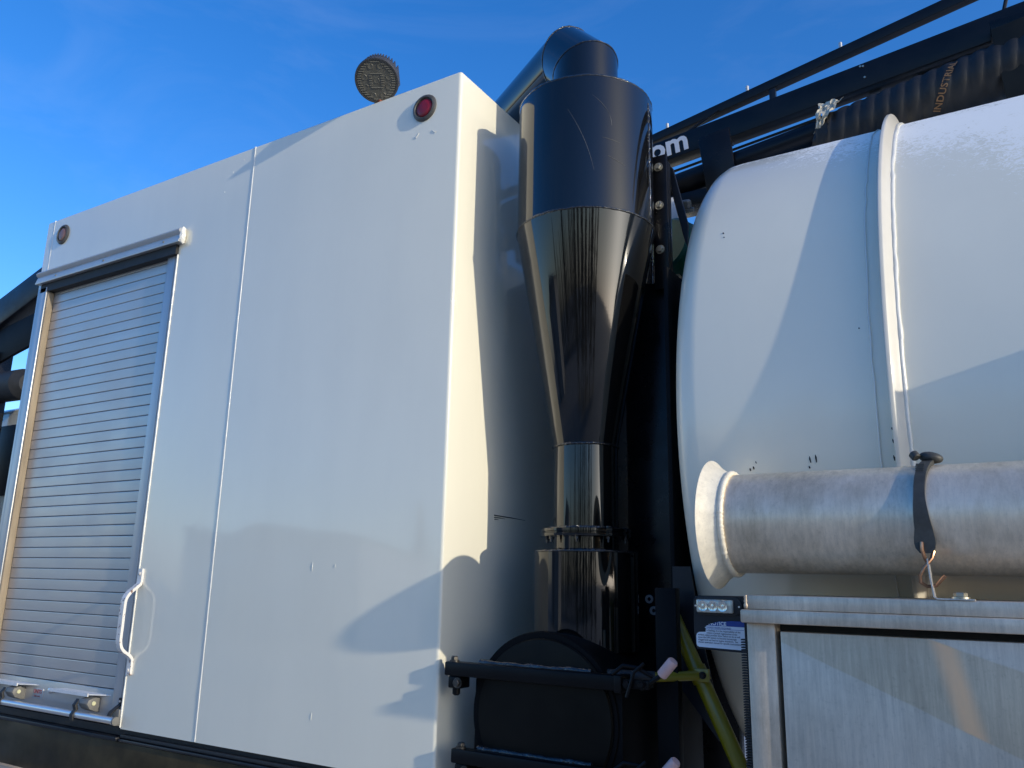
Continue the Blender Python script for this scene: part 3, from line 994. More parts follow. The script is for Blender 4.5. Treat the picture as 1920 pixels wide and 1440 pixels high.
for (zb, x0, x1) in ((1.508, -1.445, -0.915), (1.283, -1.413, -0.915)):
    k = MB()
    k.box((x0, -0.016, zb-0.0185), (x1, 0.022, zb+0.0185), 0.004)
    cb = k.build('clamp_bar', m_bar, drum)
    # rough weld along the top of the bar
    pts = [(x, 0.024+0.004*noise.noise((x*30, zb, 0)), zb+0.0175+0.003*noise.noise((x*24, 3, zb))) for x in [DX-0.19+i*0.012 for i in range(30)]]
    MB().tube(pts, 0.009, 8, rads=[0.009*(1+0.4*noise.noise((p[0]*40, 0, zb))) for p in pts]).build('weld_bead', m_blackweld, cb, ang=80)
    MB().hexbolt((x0+0.022, 0.002, zb+0.0185), (0, 0, 1), 0.0105, 0.015).build('bolt', m_dullbolt, cb)
    k = MB()
    k.box((x0+0.010, -0.010, zb-0.052), (x0+0.052, 0.040, zb-0.0195), 0.004)
    k.cyl((x0+0.026, 0.010, zb-0.050), (x0+0.026, 0.010, zb-0.072), 0.011, 16, bev=0.004)
    k.build('hinge_lug', m_bar, cb)
    MB().hexbolt((x0+0.044, -0.010, zb-0.036), (0, -1, 0), 0.0105, 0.012).build('bolt', m_dullbolt, cb)
    # toggle latch at the right end
    k = MB()
    xr = x1
    k.box((xr-0.004, -0.022, zb-0.022), (xr+0.016, 0.040, zb+0.020), 0.003)
    k.box((xr+0.014, -0.010, zb-0.010), (xr+0.085, 0.004, zb+0.012), 0.003)
    k.box((xr+0.014, 0.016, zb-0.008), (xr+0.085, 0.028, zb+0.010), 0.003)
    k.tube([(xr-0.010, -0.012, zb+0.022), (xr+0.02, -0.014, zb+0.044), (xr+0.055, -0.008, zb+0.040), (xr+0.09, 0.005, zb+0.020)], 0.0055, 8)
    k.tube([(xr+0.03, -0.02, zb-0.03), (xr+0.05, -0.018, zb+0.03), (xr+0.075, -0.012, zb+0.052)], 0.0045, 8)
    k.hexbolt((xr+0.028, -0.010, zb), (0, -1, 0), 0.009, 0.012)
    k.hexbolt((xr+0.068, -0.010, zb+0.002), (0, -1, 0), 0.008, 0.012)
    k.tube([(xr+0.06, 0.0, zb-0.01), (xr+0.10, -0.004, zb+0.016), (xr+0.128, -0.008, zb+0.034)], 0.006, 8)
    tl = k.build('toggle_latch', m_bar, drum)
    ga = Vector((xr+0.118, -0.006, zb+0.027))
    gb = ga + Vector((0.034, -0.006, 0.036))
    k = MB()
    d_ = (gb-ga).length
    k.lathe([(0, 0), (0.0125, 0), (0.0135, 0.002), (0.0135, d_-0.004), (0.011, d_), (0, d_)], ga, gb-ga, 24)
    k.build('grip', m_grip, tl, ang=50)

# ------------------------------------------------------------------ mounting bracket, post, bulkhead behind the cyclone
mb = thing('mounting_bracket', (-0.95, 0.44, 2.75), 'black bolted mounting bracket right of the cyclone barrel', 'bracket')
k = MB()
k.box((-0.968, 0.43, 2.70), (-0.915, 0.445, 3.185), 0.003)
k.build('plate', m_satin, mb)
k = MB()
k.box((-0.921, 0.446, 2.60), (-0.915, 0.470, 3.165), 0.002)
k.build('web', m_satin, mb)
for zz in (3.140, 2.998, 2.838):
    MB().hexbolt((-0.943, 0.43, zz), (0, -1, 0), 0.0115, 0.012).build('bolt', m_zinc, mb)
k = MB()
k.prism([(-0.938, 3.188), (-0.917, 3.162), (-0.869, 2.942), (-0.874, 2.86), (-0.884, 2.885), (-0.920, 3.05)], 1, 0.50, 0.510, 0.002)
k.build('brace', m_navy, mb, smooth=False)
bead('weld_bead', (-0.972, 0.428, 2.72), (-0.972, 0.428, 3.12), 0.0035, m_blackweld, mb, 0.005, 0.5)

post = thing('support_post', (-0.98, 0.6, 1.0), 'tall black square steel post between the cyclone and the white tank', 'post')
MB().box((-1.09, 0.46, 0.95), (-0.925, 0.60, 2.74), 0.006).build('column', m_satin, post)
MB().box((-0.867, 0.250, 0.95), (-0.853, 0.440, 2.70), 0.003).build('edge_flange', m_dark, post)
MB().box((-0.862, 0.118, 0.95), (-0.803, 0.150, 1.742), 0.003).build('guard_plate', m_dark, post)
for (xx, zz) in ((-1.018, 1.706), (-1.004, 1.672)):
    MB().lathe([(0.006, 0), (0.013, 0), (0.013, 0.004), (0.006, 0.004)], (xx, 0.460, zz), (0, -1, 0), 20, closed=True).build('washer', m_plate, post)
bk = MB().box((-1.46, 0.80, 0.9), (-0.86, 0.86, 3.02), 0.004).build('bulkhead', m_satin)
tag(bk, 'flat black bulkhead panel in the gap behind the cyclone', 'panel')
k = MB()
gm = thing('hydraulic_motor', (-0.98, 0.72, 2.9), 'green motor tucked behind the black bracket at the tank end', 'motor')
k.lathe([(0, 0), (0.09, 0), (0.10, 0.01), (0.10, 0.22), (0.085, 0.24), (0, 0.24)], (-1.02, 0.70, 2.98), (0.25, 0.6, -0.05), 40)
k.build('casing', m_green, gm)
k = MB()
k.hexbolt((-0.955, 0.74, 3.105), (0.1, -0.5, 0.8), 0.020, 0.045)
k.build('fitting', m_bracketgrey, gm)
pv = MB().box((-1.10, 0.76, 2.6), (-1.00, 0.79, 3.19), 0.003).build('white_stay', mat('stay_white_paint', (0.75, 0.75, 0.75), 0.45), gm)

# cable hanging next to the post
k = MB()
pts = arc_pts((-0.925, 0.44, 1.835), (-0.83, 0.40, 1.85), (-0.855, 0.38, 1.765), 10) + arc_pts((-0.857, 0.38, 1.755), (-0.87, 0.38, 1.72), (-0.89, 0.40, 1.70), 6)
k.tube(pts, 0.0035, 8)
hc = thing('sensor_cable', (-0.88, 0.4, 1.7), 'thin black cable looping off the post beside the tank', 'cable')
k.build('cable', m_cable, hc)
k = MB()
k.cyl((-0.885, 0.385, 1.742), (-0.860, 0.375, 1.760), 0.008, 12, bev=0.002)
k.cyl((-0.888, 0.385, 1.705), (-0.872, 0.38, 1.726), 0.010, 12, bev=0.002)
k.build('connector', m_rubber, hc)

# ------------------------------------------------------------------ tank
TY, TZ, TR, TX = 1.300, 2.241, 1.150, -0.825
tank = thing('debris_tank', (1.0, TY, 1.05), 'big white cylindrical tank with raised ring flanges and chalky top', 'tank')
k = MB()
pr = [(0, -0.05), (0.5, -0.035), (0.9, -0.012), (1.06, 0.0), (1.095, 0.006), (1.122, 0.017), (1.139, 0.034), (1.148, 0.056), (TR, 0.085)]
pr += [(TR, 0.085+0.25*i) for i in range(1, 16)]
pr += [(TR, 3.9), (1.1, 3.96), (0, 4.05)]
k.lathe(pr, (TX, TY, TZ), (1, 0, 0), 200)
k.build('shell', m_tank, tank, ang=40)
def tank_ring(x, h, name='ring_flange'):
    k = MB()
    prr = [(TR-0.004, -0.008), (TR+h-0.0015, -0.008), (TR+h, -0.0065), (TR+h, 0.0010), (TR+h-0.0015, 0.0030), (TR+0.018, 0.012), (TR+0.005, 0.022), (TR-0.004, 0.030)]
    k.lathe(prr, (x, TY, TZ), (1, 0, 0), 200)
    o = k.build(name, m_tank2, tank, ang=40)
    kk = MB()
    n = 420
    for (dx, t) in ((0.0235, 0.0065), (-0.045, 0.0025)):
        pts = []
        rads = []
        for i in range(n//2+1):
            a = pi/2 + pi*i/(n//2)             # camera side only
            p = Vector((x+dx+0.003*noise.noise((i*0.25, dx*10, 0)), TY + (TR+0.002)*cos(a), TZ + (TR+0.002)*sin(a)))
            pts.append(p)
            rads.append(t*(1+0.35*noise.noise((i*0.6, 5, dx))))
        kk.tube(pts, t, 8, rads)
    kk.build('weld_bead', m_bead, o, ang=80)
    return o
m_tank2 = mat('ring_paint', (0.68, 0.64, 0.545), 0.40, coat=0.5, coat_rough=0.1, var=(12, 0.03, X1))
tank_ring(-0.240, 0.043)
tank_ring(0.950, 0.043)
MB().box((0.50, 0.03, 1.95), (0.512, 0.40, 2.42), 0.003).build('shadow_plate', m_tank2, tank)  # unseen plate added out of view to cast a diagonal shadow on the shell
# paint chips on the shell
def on_tank(x, z):
    return Vector((x, TY - math.sqrt(TR*TR-(z-TZ)**2), z))
for (x, z, l, w) in ((-0.686, 2.785, .006, .0026), (-0.681, 2.768, .004, .0022), (-0.451, 2.068, .018, .002), (-0.437, 2.070, .022, .0022), (-0.455, 2.048, .006, .002),
                     (-0.605, 2.050, .008, .0022), (-0.596, 2.054, .008, .0022), (-0.588, 2.068, .006, .0015), (-0.285, 2.40, .005, .002), (-0.31, 2.395, .003, .002),
                     (-0.72, 1.905, .012, .003), (-0.716, 1.93, .008, .002), (-0.735, 1.94, .014, .0018), (-0.748, 1.98, .010, .0018), (-0.755, 1.86, .016, .0018), (-0.70, 1.912, .010, .002),
                     (-0.253, 2.13, .006, .002), (-0.254, 2.10, .010, .002), (-0.256, 2.06, .014, .002)):
    p = on_tank(x, z)
    k = MB()
    k.tube([p + Vector((0.001, 0.0003, -l/2)), p + Vector((random.uniform(-.001, .001), -0.0003, 0)), p + Vector((-0.001, 0.0003, l/2))], w, 6, rads=[w*.5, w, w*.6])
    k.build('paint_chip', m_scuff, tank)

# ------------------------------------------------------------------ boom
bm0 = thing('boom', (-0.5, 1.2, 3.6), 'black steel boom with white letters reaching over the tank', 'boom')
def lerp_line(xa, za, xb, zb, x):
    return za + (zb-za)*(x-xa)/(xb-xa)
top = lambda x: lerp_line(-1.232, 3.655, 0.193, 3.821, x)
bot = lambda x: lerp_line(-1.235, 3.551, 0.181, 3.709, x)
xa, xb = -1.75, 2.2
MB().prism([(xa, bot(xa)), (xb, bot(xb)), (xb, top(xb)), (xa, top(xa))], 1, 1.12, 1.195, 0.003).build('beam', m_boom, bm0)
rt_ = lambda x: lerp_line(-1.247, 3.729, -0.066, 3.955, x)
rb_ = lambda x: lerp_line(-1.248, 3.690, 0.014, 3.923, x)
MB().prism([(xa, rb_(xa)), (1.6, rb_(1.6)), (1.6, rt_(1.6)), (xa, rt_(xa))], 1, 1.16, 1.20, 0.002).build('rail', m_boom, bm0)
for px in (-1.183, -0.820, -0.437, -0.05):
    MB().cyl((px, 1.168, rt_(px)-0.004), (px, 1.168, rt_(px)+0.024), 0.007, 12, bev=0.001).build('peg', m_plate, bm0)
for px in (-0.716, 0.6):
    MB().box((px-0.013, 1.163, top(px)-0.01), (px+0.013, 1.185, rb_(px)+0.003), 0.001).build('strut', m_navy, bm0)
MB().tube([(-1.145, 1.158, top(-1.145)-0.004), (-0.945, 1.158, rb_(-0.945)+0.008)], 0.006, 8).build('tie_rod', m_boom, bm0)
MB().tube([(0.124, 1.158, top(0.124)-0.004), (0.166, 1.158, rb_(0.166)+0.01)], 0.007, 8).build('tie_rod', m_boom, bm0)
MB().prism([(-1.005, bot(-1.005)+0.004), (-0.872, bot(-0.872)+0.004), (-0.855, 3.40), (-0.975, 3.33)], 1, 1.045, 1.060, 0.003).build('hanger_plate', m_satin, bm0)
MB().box((-1.00, 1.055, 3.545), (-0.875, 1.122, 3.560)).build('hanger_shelf', m_satin, bm0, smooth=False)
MB().prism([(0.078, 3.69), (0.40, 3.735), (0.40, 3.40), (0.098, 3.40)], 1, 1.035, 1.055, 0.003).build('hanger_plate', mat('dusty_black_plate', (0.02, 0.018, 0.014), 0.6, spec=0.2, var=(6, 0.3, X1)), bm0)
MB().box((0.078, 1.050, 3.690), (0.40, 1.125, 3.735), 0.003).build('hanger_shelf', m_satin, bm0)
for px, pz in ((-0.355, 3.742), (-0.352, 3.692), (-0.365, 3.744)):
    MB().cyl((px, 1.121, pz), (px, 1.116, pz), 0.004, 10).build('rivet', m_zinc, bm0)
MB().tube([(-1.6, 1.20, bot(-1.6)-0.02), (-1.0, 1.19, bot(-1.0)-0.022), (-0.4, 1.19, bot(-0.4)-0.018), (0.3, 1.18, bot(0.3)-0.020)], 0.006, 8).build('hydraulic_line', m_cable, bm0)
MB().tube([(-1.6, 1.22, bot(-1.6)-0.045), (-0.9, 1.21, bot(-0.9)-0.040), (-0.5, 1.21, bot(-0.5)-0.030), (0.3, 1.22, bot(0.3)-0.030)], 0.005, 8).build('hydraulic_line', m_cable, bm0)
for px in (-0.15, -0.02, -0.33):
    MB().cyl((px-0.02, 1.19, bot(px)-0.016), (px+0.03, 1.19, bot(px)-0.010), 0.010, 12, bev=0.002).build('hose_fitting', m_zinc, bm0)
tm = text_mesh('om', 0.150, 0.0006, 0.0042, 'RIGHT', 1.0)
sl_ang = math.atan2(bot(-1.0)-bot(-1.3), 0.3)
tm.transform(Matrix.Translation((-1.067, 1.1190, bot(-1.067)+0.022)) @ Matrix.Rotation(-sl_ang, 4, 'Y') @ Matrix.Rotation(R(90), 4, 'X') @ Matrix.Diagonal((0.92, 0.92, 1, 1)))
put_mesh('lettering', tm, m_letter, bm0)

# steel transfer pipe under the boom, and the corrugated hose clamped to it
pc = lambda x: lerp_line(-1.133, 3.423, -0.565, 3.500, x)
tp = thing('transfer_pipe', (-1.1, 1.12, 3.4), 'plain black steel pipe hanging under the boom', 'pipe')
MB().cyl((-1.7, 1.12, pc(-1.7)), (-0.50, 1.12, pc(-0.50)), 0.050, 32).build('pipe', m_boom, tp)
MB().box((-1.25, 1.08, pc(-1.1)-0.125), (-0.93, 1.20, pc(-1.1)-0.062), 0.004).build('saddle', m_satin, tp)

hs_ = thing('suction_hose', (-0.2, 1.12, 3.5), 'black corrugated rubber hose with orange print under the boom', 'hose')
hcz = lambda x: lerp_line(-0.48, 3.463, 0.05, 3.556, x) - 0.10*max(0, x-0.2)**2
k = MB()
HR = 0.100
nst, nseg = 300, 40
prev = None
x0h, x1h = -0.53, 1.9
rings = []
for i in range(nst+1):
    x = x0h + (x1h-x0h)*(i/nst)
    ring = []
    for j in range(nseg):
        a = 2*pi*j/nseg
        ph = (x/0.052 + j/nseg) * 2*pi
        rr = HR + 0.0085*(abs(cos(ph/2))**0.6 - 0.5)
        ring.append(k.bm.verts.new((x, 1.12 + rr*cos(a), hcz(x) + rr*sin(a))))
    rings.append(ring)
for A, B in zip(rings, rings[1:]):
    for j in range(nseg):
        jj = (j+1) % nseg
        k.bm.faces.new((A[j], A[jj], B[jj], B[j]))
k.build('ribbed_tube', m_hose, hs_, ang=70)
# print running round the hose
tm = text_mesh('INDUSTRIAL', 0.034, 0.0, 0.0006, 'LEFT', 1.05)
bmm = bmesh.new()
bmm.from_mesh(tm)
bmesh.ops.subdivide_edges(bmm, edges=bmm.edges, cuts=1)
wmax = max(v.co.x for v in bmm.verts)
for v in bmm.verts:
    s_ = (v.co.x - wmax)                           # ends near the crown
    a = R(146) - (s_*0.165/wmax)/HR - v.co.y*0.42/HR         # angle measured from +Y; 180 = towards the camera
    x = -0.034 + 0.075*(s_/wmax) - v.co.y*0.9
    rr = HR + 0.0048
    v.co = Vector((x, 1.12 + rr*cos(a), hcz(x) + rr*sin(a)))
bmm.to_mesh(tm)
bmm.free()
put_mesh('lettering', tm, m_orange, hs_)

# torn tape at the hose joint
tpw = thing('tape_wrap', (-0.5, 1.12, 3.45), 'torn pale tape wrapped round the hose joint', 'tape')
k = MB()
nn, mm = 40, 10
grid = []
for i in range(nn+1):
    a = 2*pi*i/nn
    row = []
    for j in range(mm+1):
        x = -0.545 + 0.060*j/mm + 0.016*noise.noise((cos(a)*3, sin(a)*3, j*0.3)) + 0.012*sin(a)
        rr = 0.066 + 0.042*(j/mm)**0.6 + 0.010*noise.noise((cos(a)*5, sin(a)*5, j*0.9)) + 0.006*noise.noise((a*6, j*1.4, 1))
        row.append(k.bm.verts.new((x, 1.12 + rr*cos(a), hcz(-0.5) + rr*sin(a))))
    grid.append(row)
for i in range(nn):
    for j in range(mm):
        k.bm.faces.new((grid[i][j], grid[i+1][j], grid[i+1][j+1], grid[i][j+1]))
k.build('wrap', m_hose, tpw, ang=60)
k = MB()
nu, nv = 16, 18
gr_ = []
for i in range(nu+1):
    row = []
    for j in range(nv+1):
        t = j/nv                                 # up the hose side to the underside of the boom
        w_ = 0.030 + 0.050*max(0, t-0.45)*1.4 - 0.012*sin(t*9)
        x = -0.518 + 0.045*t + (i/nu-0.5)*w_*2*(0.75+0.25*noise.noise((t*4, 0, 2)))
        z = hcz(-0.5) + 0.000 + 0.140*t
        y = 1.012 + 0.10*max(0, t-0.42) + 0.014*noise.noise((i*0.33, j*0.30, 1.0)) + 0.010*noise.noise((i*0.9, j*0.5, 4.0))
        y += 0.05*max(0, 0.2-t)*2
        row.append(k.bm.verts.new((x + 0.007*noise.noise((i*.5, j*.6, 7)), y, z + 0.010*noise.noise((i*0.5, j*0.4, 9)))))
    gr_.append(row)
for i in range(nu):
    for j in range(nv):
        if noise.noise((i*0.45, j*0.22, 21)) > 0.46:
            continue                             # torn-out holes
        k.bm.faces.new((gr_[i][j], gr_[i+1][j], gr_[i+1][j+1], gr_[i][j+1]))
loose = [v for v in k.bm.verts if not v.link_faces]
bmesh.ops.delete(k.bm, geom=loose, context='VERTS')
k.build('loose_end', m_tape, tpw, ang=60)

# ------------------------------------------------------------------ aluminium suction pipe on the rack
sp = thing('suction_tube', (0.6, 0.02, 1.78), 'long weathered aluminium tube with a flared end flange above the toolbox', 'tube')
PY, PZ, PRR = 0.020, 1.899, 0.1185
k = MB()
k.lathe([(PRR-0.006, 0.0), (PRR, 0.0), (PRR, 2.6), (PRR-0.006, 2.6)], (-0.613, PY, PZ), (1, 0, 0), 96)
k.build('barrel', m_pipe, sp)
k = MB()
k.lathe([(PRR+0.002, 0.050), (PRR+0.005, 0.043), (PRR+0.012, 0.028), (PRR+0.023, 0.013), (PRR+0.0365, 0.0015), (PRR+0.038, -0.0005), (PRR+0.0365, -0.002), (PRR+0.021, 0.009), (PRR-0.006, 0.036)], (-0.654, PY, PZ), (1, 0, 0), 112)
fl_m = weathered_alu('flange_aluminium', (0.84, 0.765, 0.61), (0.82, 0.745, 0.59), (0.2, 0.2, 0.2), 0.55, metal=0.1)
fo = k.build('end_flange', fl_m, sp, ang=40)
k = MB()
pts, rads = [], []
for i in range(241):
    a = 2*pi*i/240
    pts.append((-0.607+0.0016*noise.noise((i*0.5, 0, 0)), PY+(PRR+0.003)*cos(a), PZ+(PRR+0.003)*sin(a)))
    rads.append(0.0075*(1+0.30*noise.noise((i*1.1, 3, 0))))
k.tube(pts, 0.006, 8, rads)
k.build('weld_bead', fl_m, sp, ang=80)

# rubber tie-down strap over the tube
rs = thing('rubber_strap', (-0.19, -0.08, 1.8), 'black rubber tie-down strap pulled over the aluminium tube with wire hooks', 'strap')
sx = -0.180
pts, ws = [], []
for i in range(26):
    t = i/25
    a = R(100) + t*R(92)                      # over the top and down the camera side
    rr = PRR + 0.006
    pts.append(Vector((sx + 0.016*sin(t*2.2)*(-1) + 0.012, PY + rr*cos(a), PZ + rr*sin(a))))
    ws.append(0.0215 if t < 0.66 else 0.0215 + 0.012*(t-0.66)/0.34)
zz0 = pts[-1]
for i in range(1, 6):
    pts.append(zz0 + Vector((0.0, 0.0006*i*i*0, -0.010*i)))
    ws.append((0.036, 0.039, 0.040, 0.036, 0.022)[i-1])
k = MB()
k.strip(pts, (1, 0, 0), 0.02, 0.010, ws=ws)
band_o = k.build('band', m_strap, rs, ang=50)
k = MB()
bm_ = bmesh.new()
bmesh.ops.create_icosphere(bm_, subdivisions=3, radius=1, matrix=Matrix.Translation((sx+0.016, PY-0.01, PZ+PRR+0.016)) @ Matrix.Rotation(R(12), 4, 'Y') @ Matrix.Diagonal((0.025, 0.020, 0.013, 1)))
k._merge(bm_)
k.cyl((sx-0.010, PY-0.03, PZ+PRR+0.014), (sx-0.018, PY-0.024, PZ+PRR+0.026), 0.010, 14, bev=0.002)
k.build('end_knob', m_strap, rs)
for i in range(5):
    a = R(118) + i*R(3.2)
    MB().box((sx-0.010, PY+(PRR+0.0118)*cos(a)-0.001, PZ+(PRR+0.0118)*sin(a)-0.0012), (sx+0.006, PY+(PRR+0.0118)*cos(a)+0.001, PZ+(PRR+0.0118)*sin(a)+0.0012)).build('moulded_rib', m_strap, band_o, smooth=False)
yb = zz0.y
zb0 = pts[-1].z
k = MB()
k.tube([(zz0.x-0.006, yb-0.006, zb0+0.022), (zz0.x-0.006, yb-0.010, zb0+0.006), (zz0.x-0.002, yb-0.004, zb0-0.012), (zz0.x+0.002, yb+0.004, zb0-0.022)], 0.0036, 8)
k.tube([(zz0.x+0.014, yb+0.004, zb0+0.004), (zz0.x+0.010, yb-0.004, zb0-0.010), (zz0.x-0.006, yb-0.010, zb0-0.030), (zz0.x-0.014, yb-0.010, zb0-0.045),
        (zz0.x-0.014, yb-0.006, zb0-0.058), (zz0.x-0.004, yb+0.006, zb0-0.066), (zz0.x+0.012, yb+0.012, zb0-0.064), (zz0.x+0.024, yb+0.012, zb0-0.050), (zz0.x+0.030, yb+0.012, zb0-0.044)], 0.0036, 8)
k.build('wire_hook', mat('coppery_wire', (0.45, 0.25, 0.15), 0.35, metal=0.9, var=(30, 0.4, X1)), rs)

# ------------------------------------------------------------------ toolbox
tb = thing('toolbox', (0.7, 0.1, 1.0), 'weathered aluminium toolbox with a recessed door beneath the aluminium tube', 'toolbox')
TL, TF = -0.556, -0.100
MB().box((TL+0.004, TF-0.010, 1.701), (2.0, 0.30, 1.7315), 0.003).build('lid', m_box, tb)
MB().box((TL-0.006, TF-0.026, 1.672), (2.0, TF+0.04, 1.7005), 0.004).build('lip', m_box, tb)
MB().box((TL, TF, 0.9), (-0.494, 0.30, 1.6715), 0.003).build('corner_post', m_box, tb)
MB().box((-0.4935, TF+0.045, 0.9), (2.0, 0.30, 1.6710)).build('recess', m_rubber, tb, smooth=False)
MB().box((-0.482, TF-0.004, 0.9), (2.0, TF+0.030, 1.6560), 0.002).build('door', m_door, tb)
bead('weld_bead', (TL+0.003, TF-0.008, 1.702), (TL+0.003, TF-0.008, 1.731), 0.004, m_box, tb, 0.004, 0.4)
k = MB()
k.box((TL-0.008, TF+0.020, 0.9), (TL-0.001, TF+0.030, 1.64))
zz = 0.95
while zz < 1.635:
    k.box((TL-0.018, TF+0.012, zz), (TL-0.001, TF+0.028, zz+0.0030))
    zz += 0.0055
sb = k.build('edge_seal', m_rubber, tb, smooth=False)
# hook bracket on the lid
hb = thing('tie_down_bracket', (-0.2, -0.07, 1.7315), 'small bent steel bracket bolted to the toolbox lid', 'bracket')
k = MB()
bx, by = zz0.x+0.004, yb+0.004
k.strip([(bx-0.002, by, 1.812), (bx+0.000, by, 1.775), (bx+0.004, by, 1.737), (bx+0.009, by, 1.7335), (bx+0.075, by, 1.7330)], (0, 1, 0), 0.030, 0.0025)
k.build('angle', m_alu_rail, hb, ang=20)
MB().hexbolt((bx+0.050, by, 1.7345), (0, 0, 1), 0.013, 0.012).build('bolt', m_zinc, hb)

# ------------------------------------------------------------------ strobe plate, strobe light, notice sticker
mp_ = MB()
rc = 0.014
pts = [(-0.712, 1.38), (-0.60, 1.38), (-0.560, 1.44), (-0.560, 1.7275), (-0.700, 1.7265), (-0.708, 1.7245), (-0.7125, 1.717)]
pts = [(-0.708, 1.602), (-0.5595, 1.597), (-0.5595, 1.7275), (-0.698, 1.7265), (-0.707, 1.7245), (-0.7125, 1.717), (-0.7135, 1.64)]
mp_.prism(pts, 1, 0.0, 0.006, 0.001)
mo = mp_.build('mounting_plate', m_navy, smooth=False)
tag(mo, 'dark plate beside the toolbox carrying the small strobe light', 'plate')
MB().prism([(-0.85, 1.50), (-0.735, 1.36), (-0.735, 1.44), (-0.768, 1.60), (-0.800, 1.80), (-0.85, 1.80)], 1, 0.222, 0.228).build('fender_plate', m_navy, None, smooth=False)
fp = bpy.data.objects['fender_plate']
tag(fp, 'dark blue-grey plate in shadow behind the yellow pole', 'plate')

sb_ = thing('strobe_light', (-0.655, -0.005, 1.695), 'small clear three-lens strobe light on the dark plate', 'strobe')
k = MB()
def oval(x0, x1, z0, z1, n=8):
    r = (z1-z0)/2
    zc = (z0+z1)/2
    o = [(x1-r + r*cos(a), zc + r*sin(a)) for a in [-pi/2 + pi*i/n for i in range(n+1)]]
    o += [(x0+r - r*cos(a), zc - r*sin(a)) for a in [-pi/2 + pi*i/n for i in range(n+1)]]
    return o
k.prism(oval(-0.711, -0.592, 1.6810, 1.7245), 1, -0.006, 0.0005, 0.0015)
bz = k.build('bezel', m_rubber, sb_, ang=40)
k = MB()
k.box((-0.7010, -0.017, 1.6870), (-0.611, -0.0055, 1.7180), 0.004, 3)
ln = k.build('lens', m_ledclear, sb_, ang=40)
for i, lx in enumerate((-0.684, -0.660, -0.636)):
    MB().lathe([(0.0125, 0), (0.0120, 0.0015), (0.007, 0.0005), (0.002, 0.001), (0, 0.0015)], (lx, -0.0168, 1.7025), (0, -1, 0), 24).build('reflector', m_ledref, ln)
for i in range(12):
    lx = -0.695 + i*0.0072
    MB().box((lx, -0.0178, 1.691), (lx+0.0011, -0.0168, 1.7145)).build('flute', m_ledclear, ln, smooth=False)
for lx in (-0.7055, -0.599):
    MB().cyl((lx, -0.006, 1.7025), (lx, -0.0085, 1.7025), 0.0022, 10).build('screw', m_chrome, bz)

st_ = thing('notice_sticker', (-0.65, -0.001, 1.63), 'torn white and blue notice sticker under the strobe light', 'sticker')
sy = -0.0012
outl = [(-0.7080, 1.6150), (-0.7065, 1.6095), (-0.7015, 1.6068), (-0.5955, 1.6040), (-0.5905, 1.6070), (-0.5900, 1.6120), (-0.5905, 1.6560), (-0.6800, 1.6570), (-0.6835, 1.6550),
        (-0.6830, 1.6530), (-0.6865, 1.6525), (-0.6835, 1.6500), (-0.6845, 1.6420), (-0.7010, 1.6410), (-0.7062, 1.6375), (-0.7080, 1.6320)]
MB().prism(outl, 1, sy, -0.0002).build('paper', m_sticker, st_, smooth=False)
MB().prism([(-0.680, 1.6571), (-0.5905, 1.6561), (-0.5900, 1.6690), (-0.622, 1.6692), (-0.640, 1.6672), (-0.648, 1.6676), (-0.659, 1.6652), (-0.668, 1.6622)], 1, sy, -0.0002).build('blue_header', m_blue, st_, smooth=False)
MB().box((-0.6835, sy-0.0004, 1.6487), (-0.5915, sy, 1.6494)).build('rule', m_blue, st_, smooth=False)
def stick(txt, x, z, size, m, bold=0.0, w=None, clip=None):
    me = text_mesh(txt, size, 0.0, bold)
    if w:
        wm = max(v.co.x for v in me.vertices)
        me.transform(Matrix.Diagonal((w/wm, 1, 1, 1)))
    me.transform(Matrix.Translation((x, sy-0.0006, z)) @ Matrix.Rotation(R(1.2), 4, 'Y') @ Matrix.Rotation(R(90), 4, 'X'))
    if clip:
        bm_ = bmesh.new()
        bm_.from_mesh(me)
        bmesh.ops.bisect_plane(bm_, geom=bm_.verts[:]+bm_.edges[:]+bm_.faces[:], plane_co=clip[0], plane_no=clip[1], clear_outer=True)
        bm_.to_mesh(me)
        bm_.free()
    put_mesh('lettering', me, m, st_)
stick('NOTICE', -0.6765, 1.6588, 0.0118, m_sticker, 0.0004, clip=((-0.66, 0, 1.6640), (-0.22, 0, 1)))
stick('PARKED REGEN REQUIRED', -0.682, 1.6512, 0.0052, m_inkblue, 0.0001, 0.060)
stick('is flashing, it is the responsibility of the', -0.682, 1.6440, 0.0054, m_ink, 0.00008, 0.082)
stick('initiate a parked regeneration at the', -0.682, 1.6384, 0.0054, m_ink, 0.00008, 0.074)
stick('earliest, safest possible time. Failure to do so will', -0.7035, 1.6334, 0.0054, m_ink, 0.00008, 0.102)
stick('cause the DPF system to become increasingly', -0.7035, 1.6278, 0.0054, m_ink, 0.00008, 0.094)
stick('clogged and can lead to engine shutdown.  See', -0.7035, 1.6222, 0.0054, m_ink, 0.00008, 0.097)
stick('chassis operation manual for specific instructions.', -0.7035, 1.6166, 0.0054, m_ink, 0.00008, 0.104)

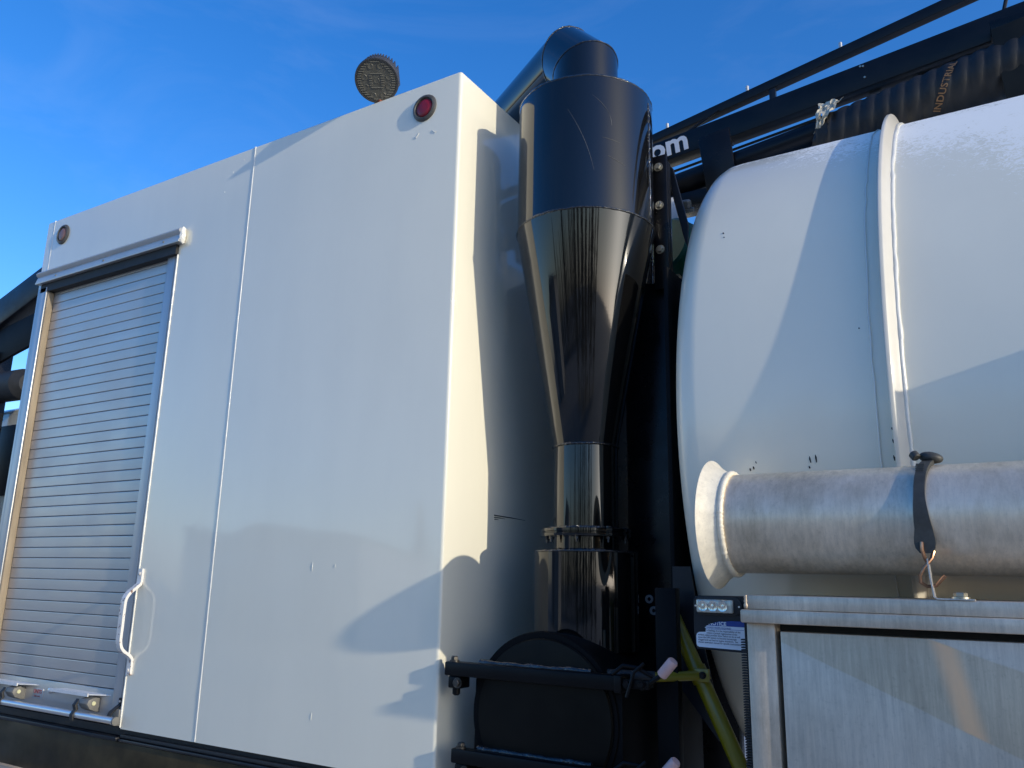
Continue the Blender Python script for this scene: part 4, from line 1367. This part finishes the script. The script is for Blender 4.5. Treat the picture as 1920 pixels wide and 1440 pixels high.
# ------------------------------------------------------------------ yellow pole
yp = thing('yellow_pole', (-0.7, 0.15, 1.2), 'slanting yellow steel pole with a short crosspiece', 'pole')
pa, pb = Vector((-0.854, 0.19, 1.699)), Vector((-0.556, 0.19, 1.066))
MB().cyl(pa, pb, 0.0205, 28, bev=0.002).build('tube', m_yellow, yp, ang=50)
pm = pa.lerp(pb, (1.699-1.523)/(1.699-1.066))
dp = (pb-pa).normalized()
k = MB()
k.cyl(pm - dp*0.020, pm + dp*0.020, 0.0245, 24)
k.box((pm.x-0.006, 0.160, pm.z-0.014), (pm.x+0.036, 0.170, pm.z+0.018), 0.002)
cl = k.build('clamp', m_yellow, yp)
MB().hexbolt((pm.x+0.020, 0.160, pm.z+0.002), (0, -1, 0), 0.007, 0.008).build('bolt', m_satin, cl)
MB().cyl((-0.855, 0.085, 1.519), (pm.x+0.004, 0.165, pm.z), 0.0125, 20).build('crosspiece', m_yellow, yp)
MB().cyl((-0.96, 0.03, 1.521), (-0.853, 0.086, 1.519), 0.0150, 20).build('sleeve', m_rubber, yp)

# ------------------------------------------------------------------ front of the truck seen past the cabinet
gf = thing('front_gantry', (-6.3, 1.0, 0.9), 'black steel gantry arch seen past the left edge of the cabinet', 'gantry')
k = MB()
tz = lambda x: lerp_line(-6.53, 3.795, -5.98, 3.955, x)
k.prism([(-7.6, tz(-7.6)-0.12), (-6.9, tz(-6.9)-0.01), (-5.2, tz(-5.2)), (-5.2, tz(-5.2)-0.22), (-6.45, tz(-6.45)-0.245), (-7.6, tz(-7.6)-0.34)], 1, 1.0, 1.16, 0.012)
k.build('arch_beam', m_boom, gf)
k = MB()
k.prism([(-7.6, 3.30), (-6.40, 3.555), (-5.2, 3.72), (-5.2, 3.45), (-5.995, 3.362), (-6.20, 3.325), (-6.42, 3.28), (-7.6, 3.05)], 1, 1.03, 1.055, 0.004)
k.build('lower_web', m_dark, gf)
MB().box((-6.90, 1.0, 0.9), (-6.46, 1.14, 3.36), 0.01).build('column', m_satin, gf)
k = MB()
k.lathe([(0, 0), (0.09, 0), (0.115, 0.03), (0.115, 0.30), (0.07, 0.36), (0, 0.36)], (-6.48, 1.10, 3.10), (1, 0.02, -0.02), 24)
k.build('fitting', m_rubber, gf)
cb_ = thing('truck_cab', (-6.9, 1.7, 0.9), 'white truck cab corner glimpsed behind the black gantry', 'truck cab')
MB().box((-7.4, 1.25, 0.9), (-5.6, 2.5, 2.985), 0.05, 3).build('shell', m_white, cb_)
MB().box((-7.39, 1.235, 2.30), (-5.8, 1.25, 2.84), 0.005).build('window', m_navy, cb_)
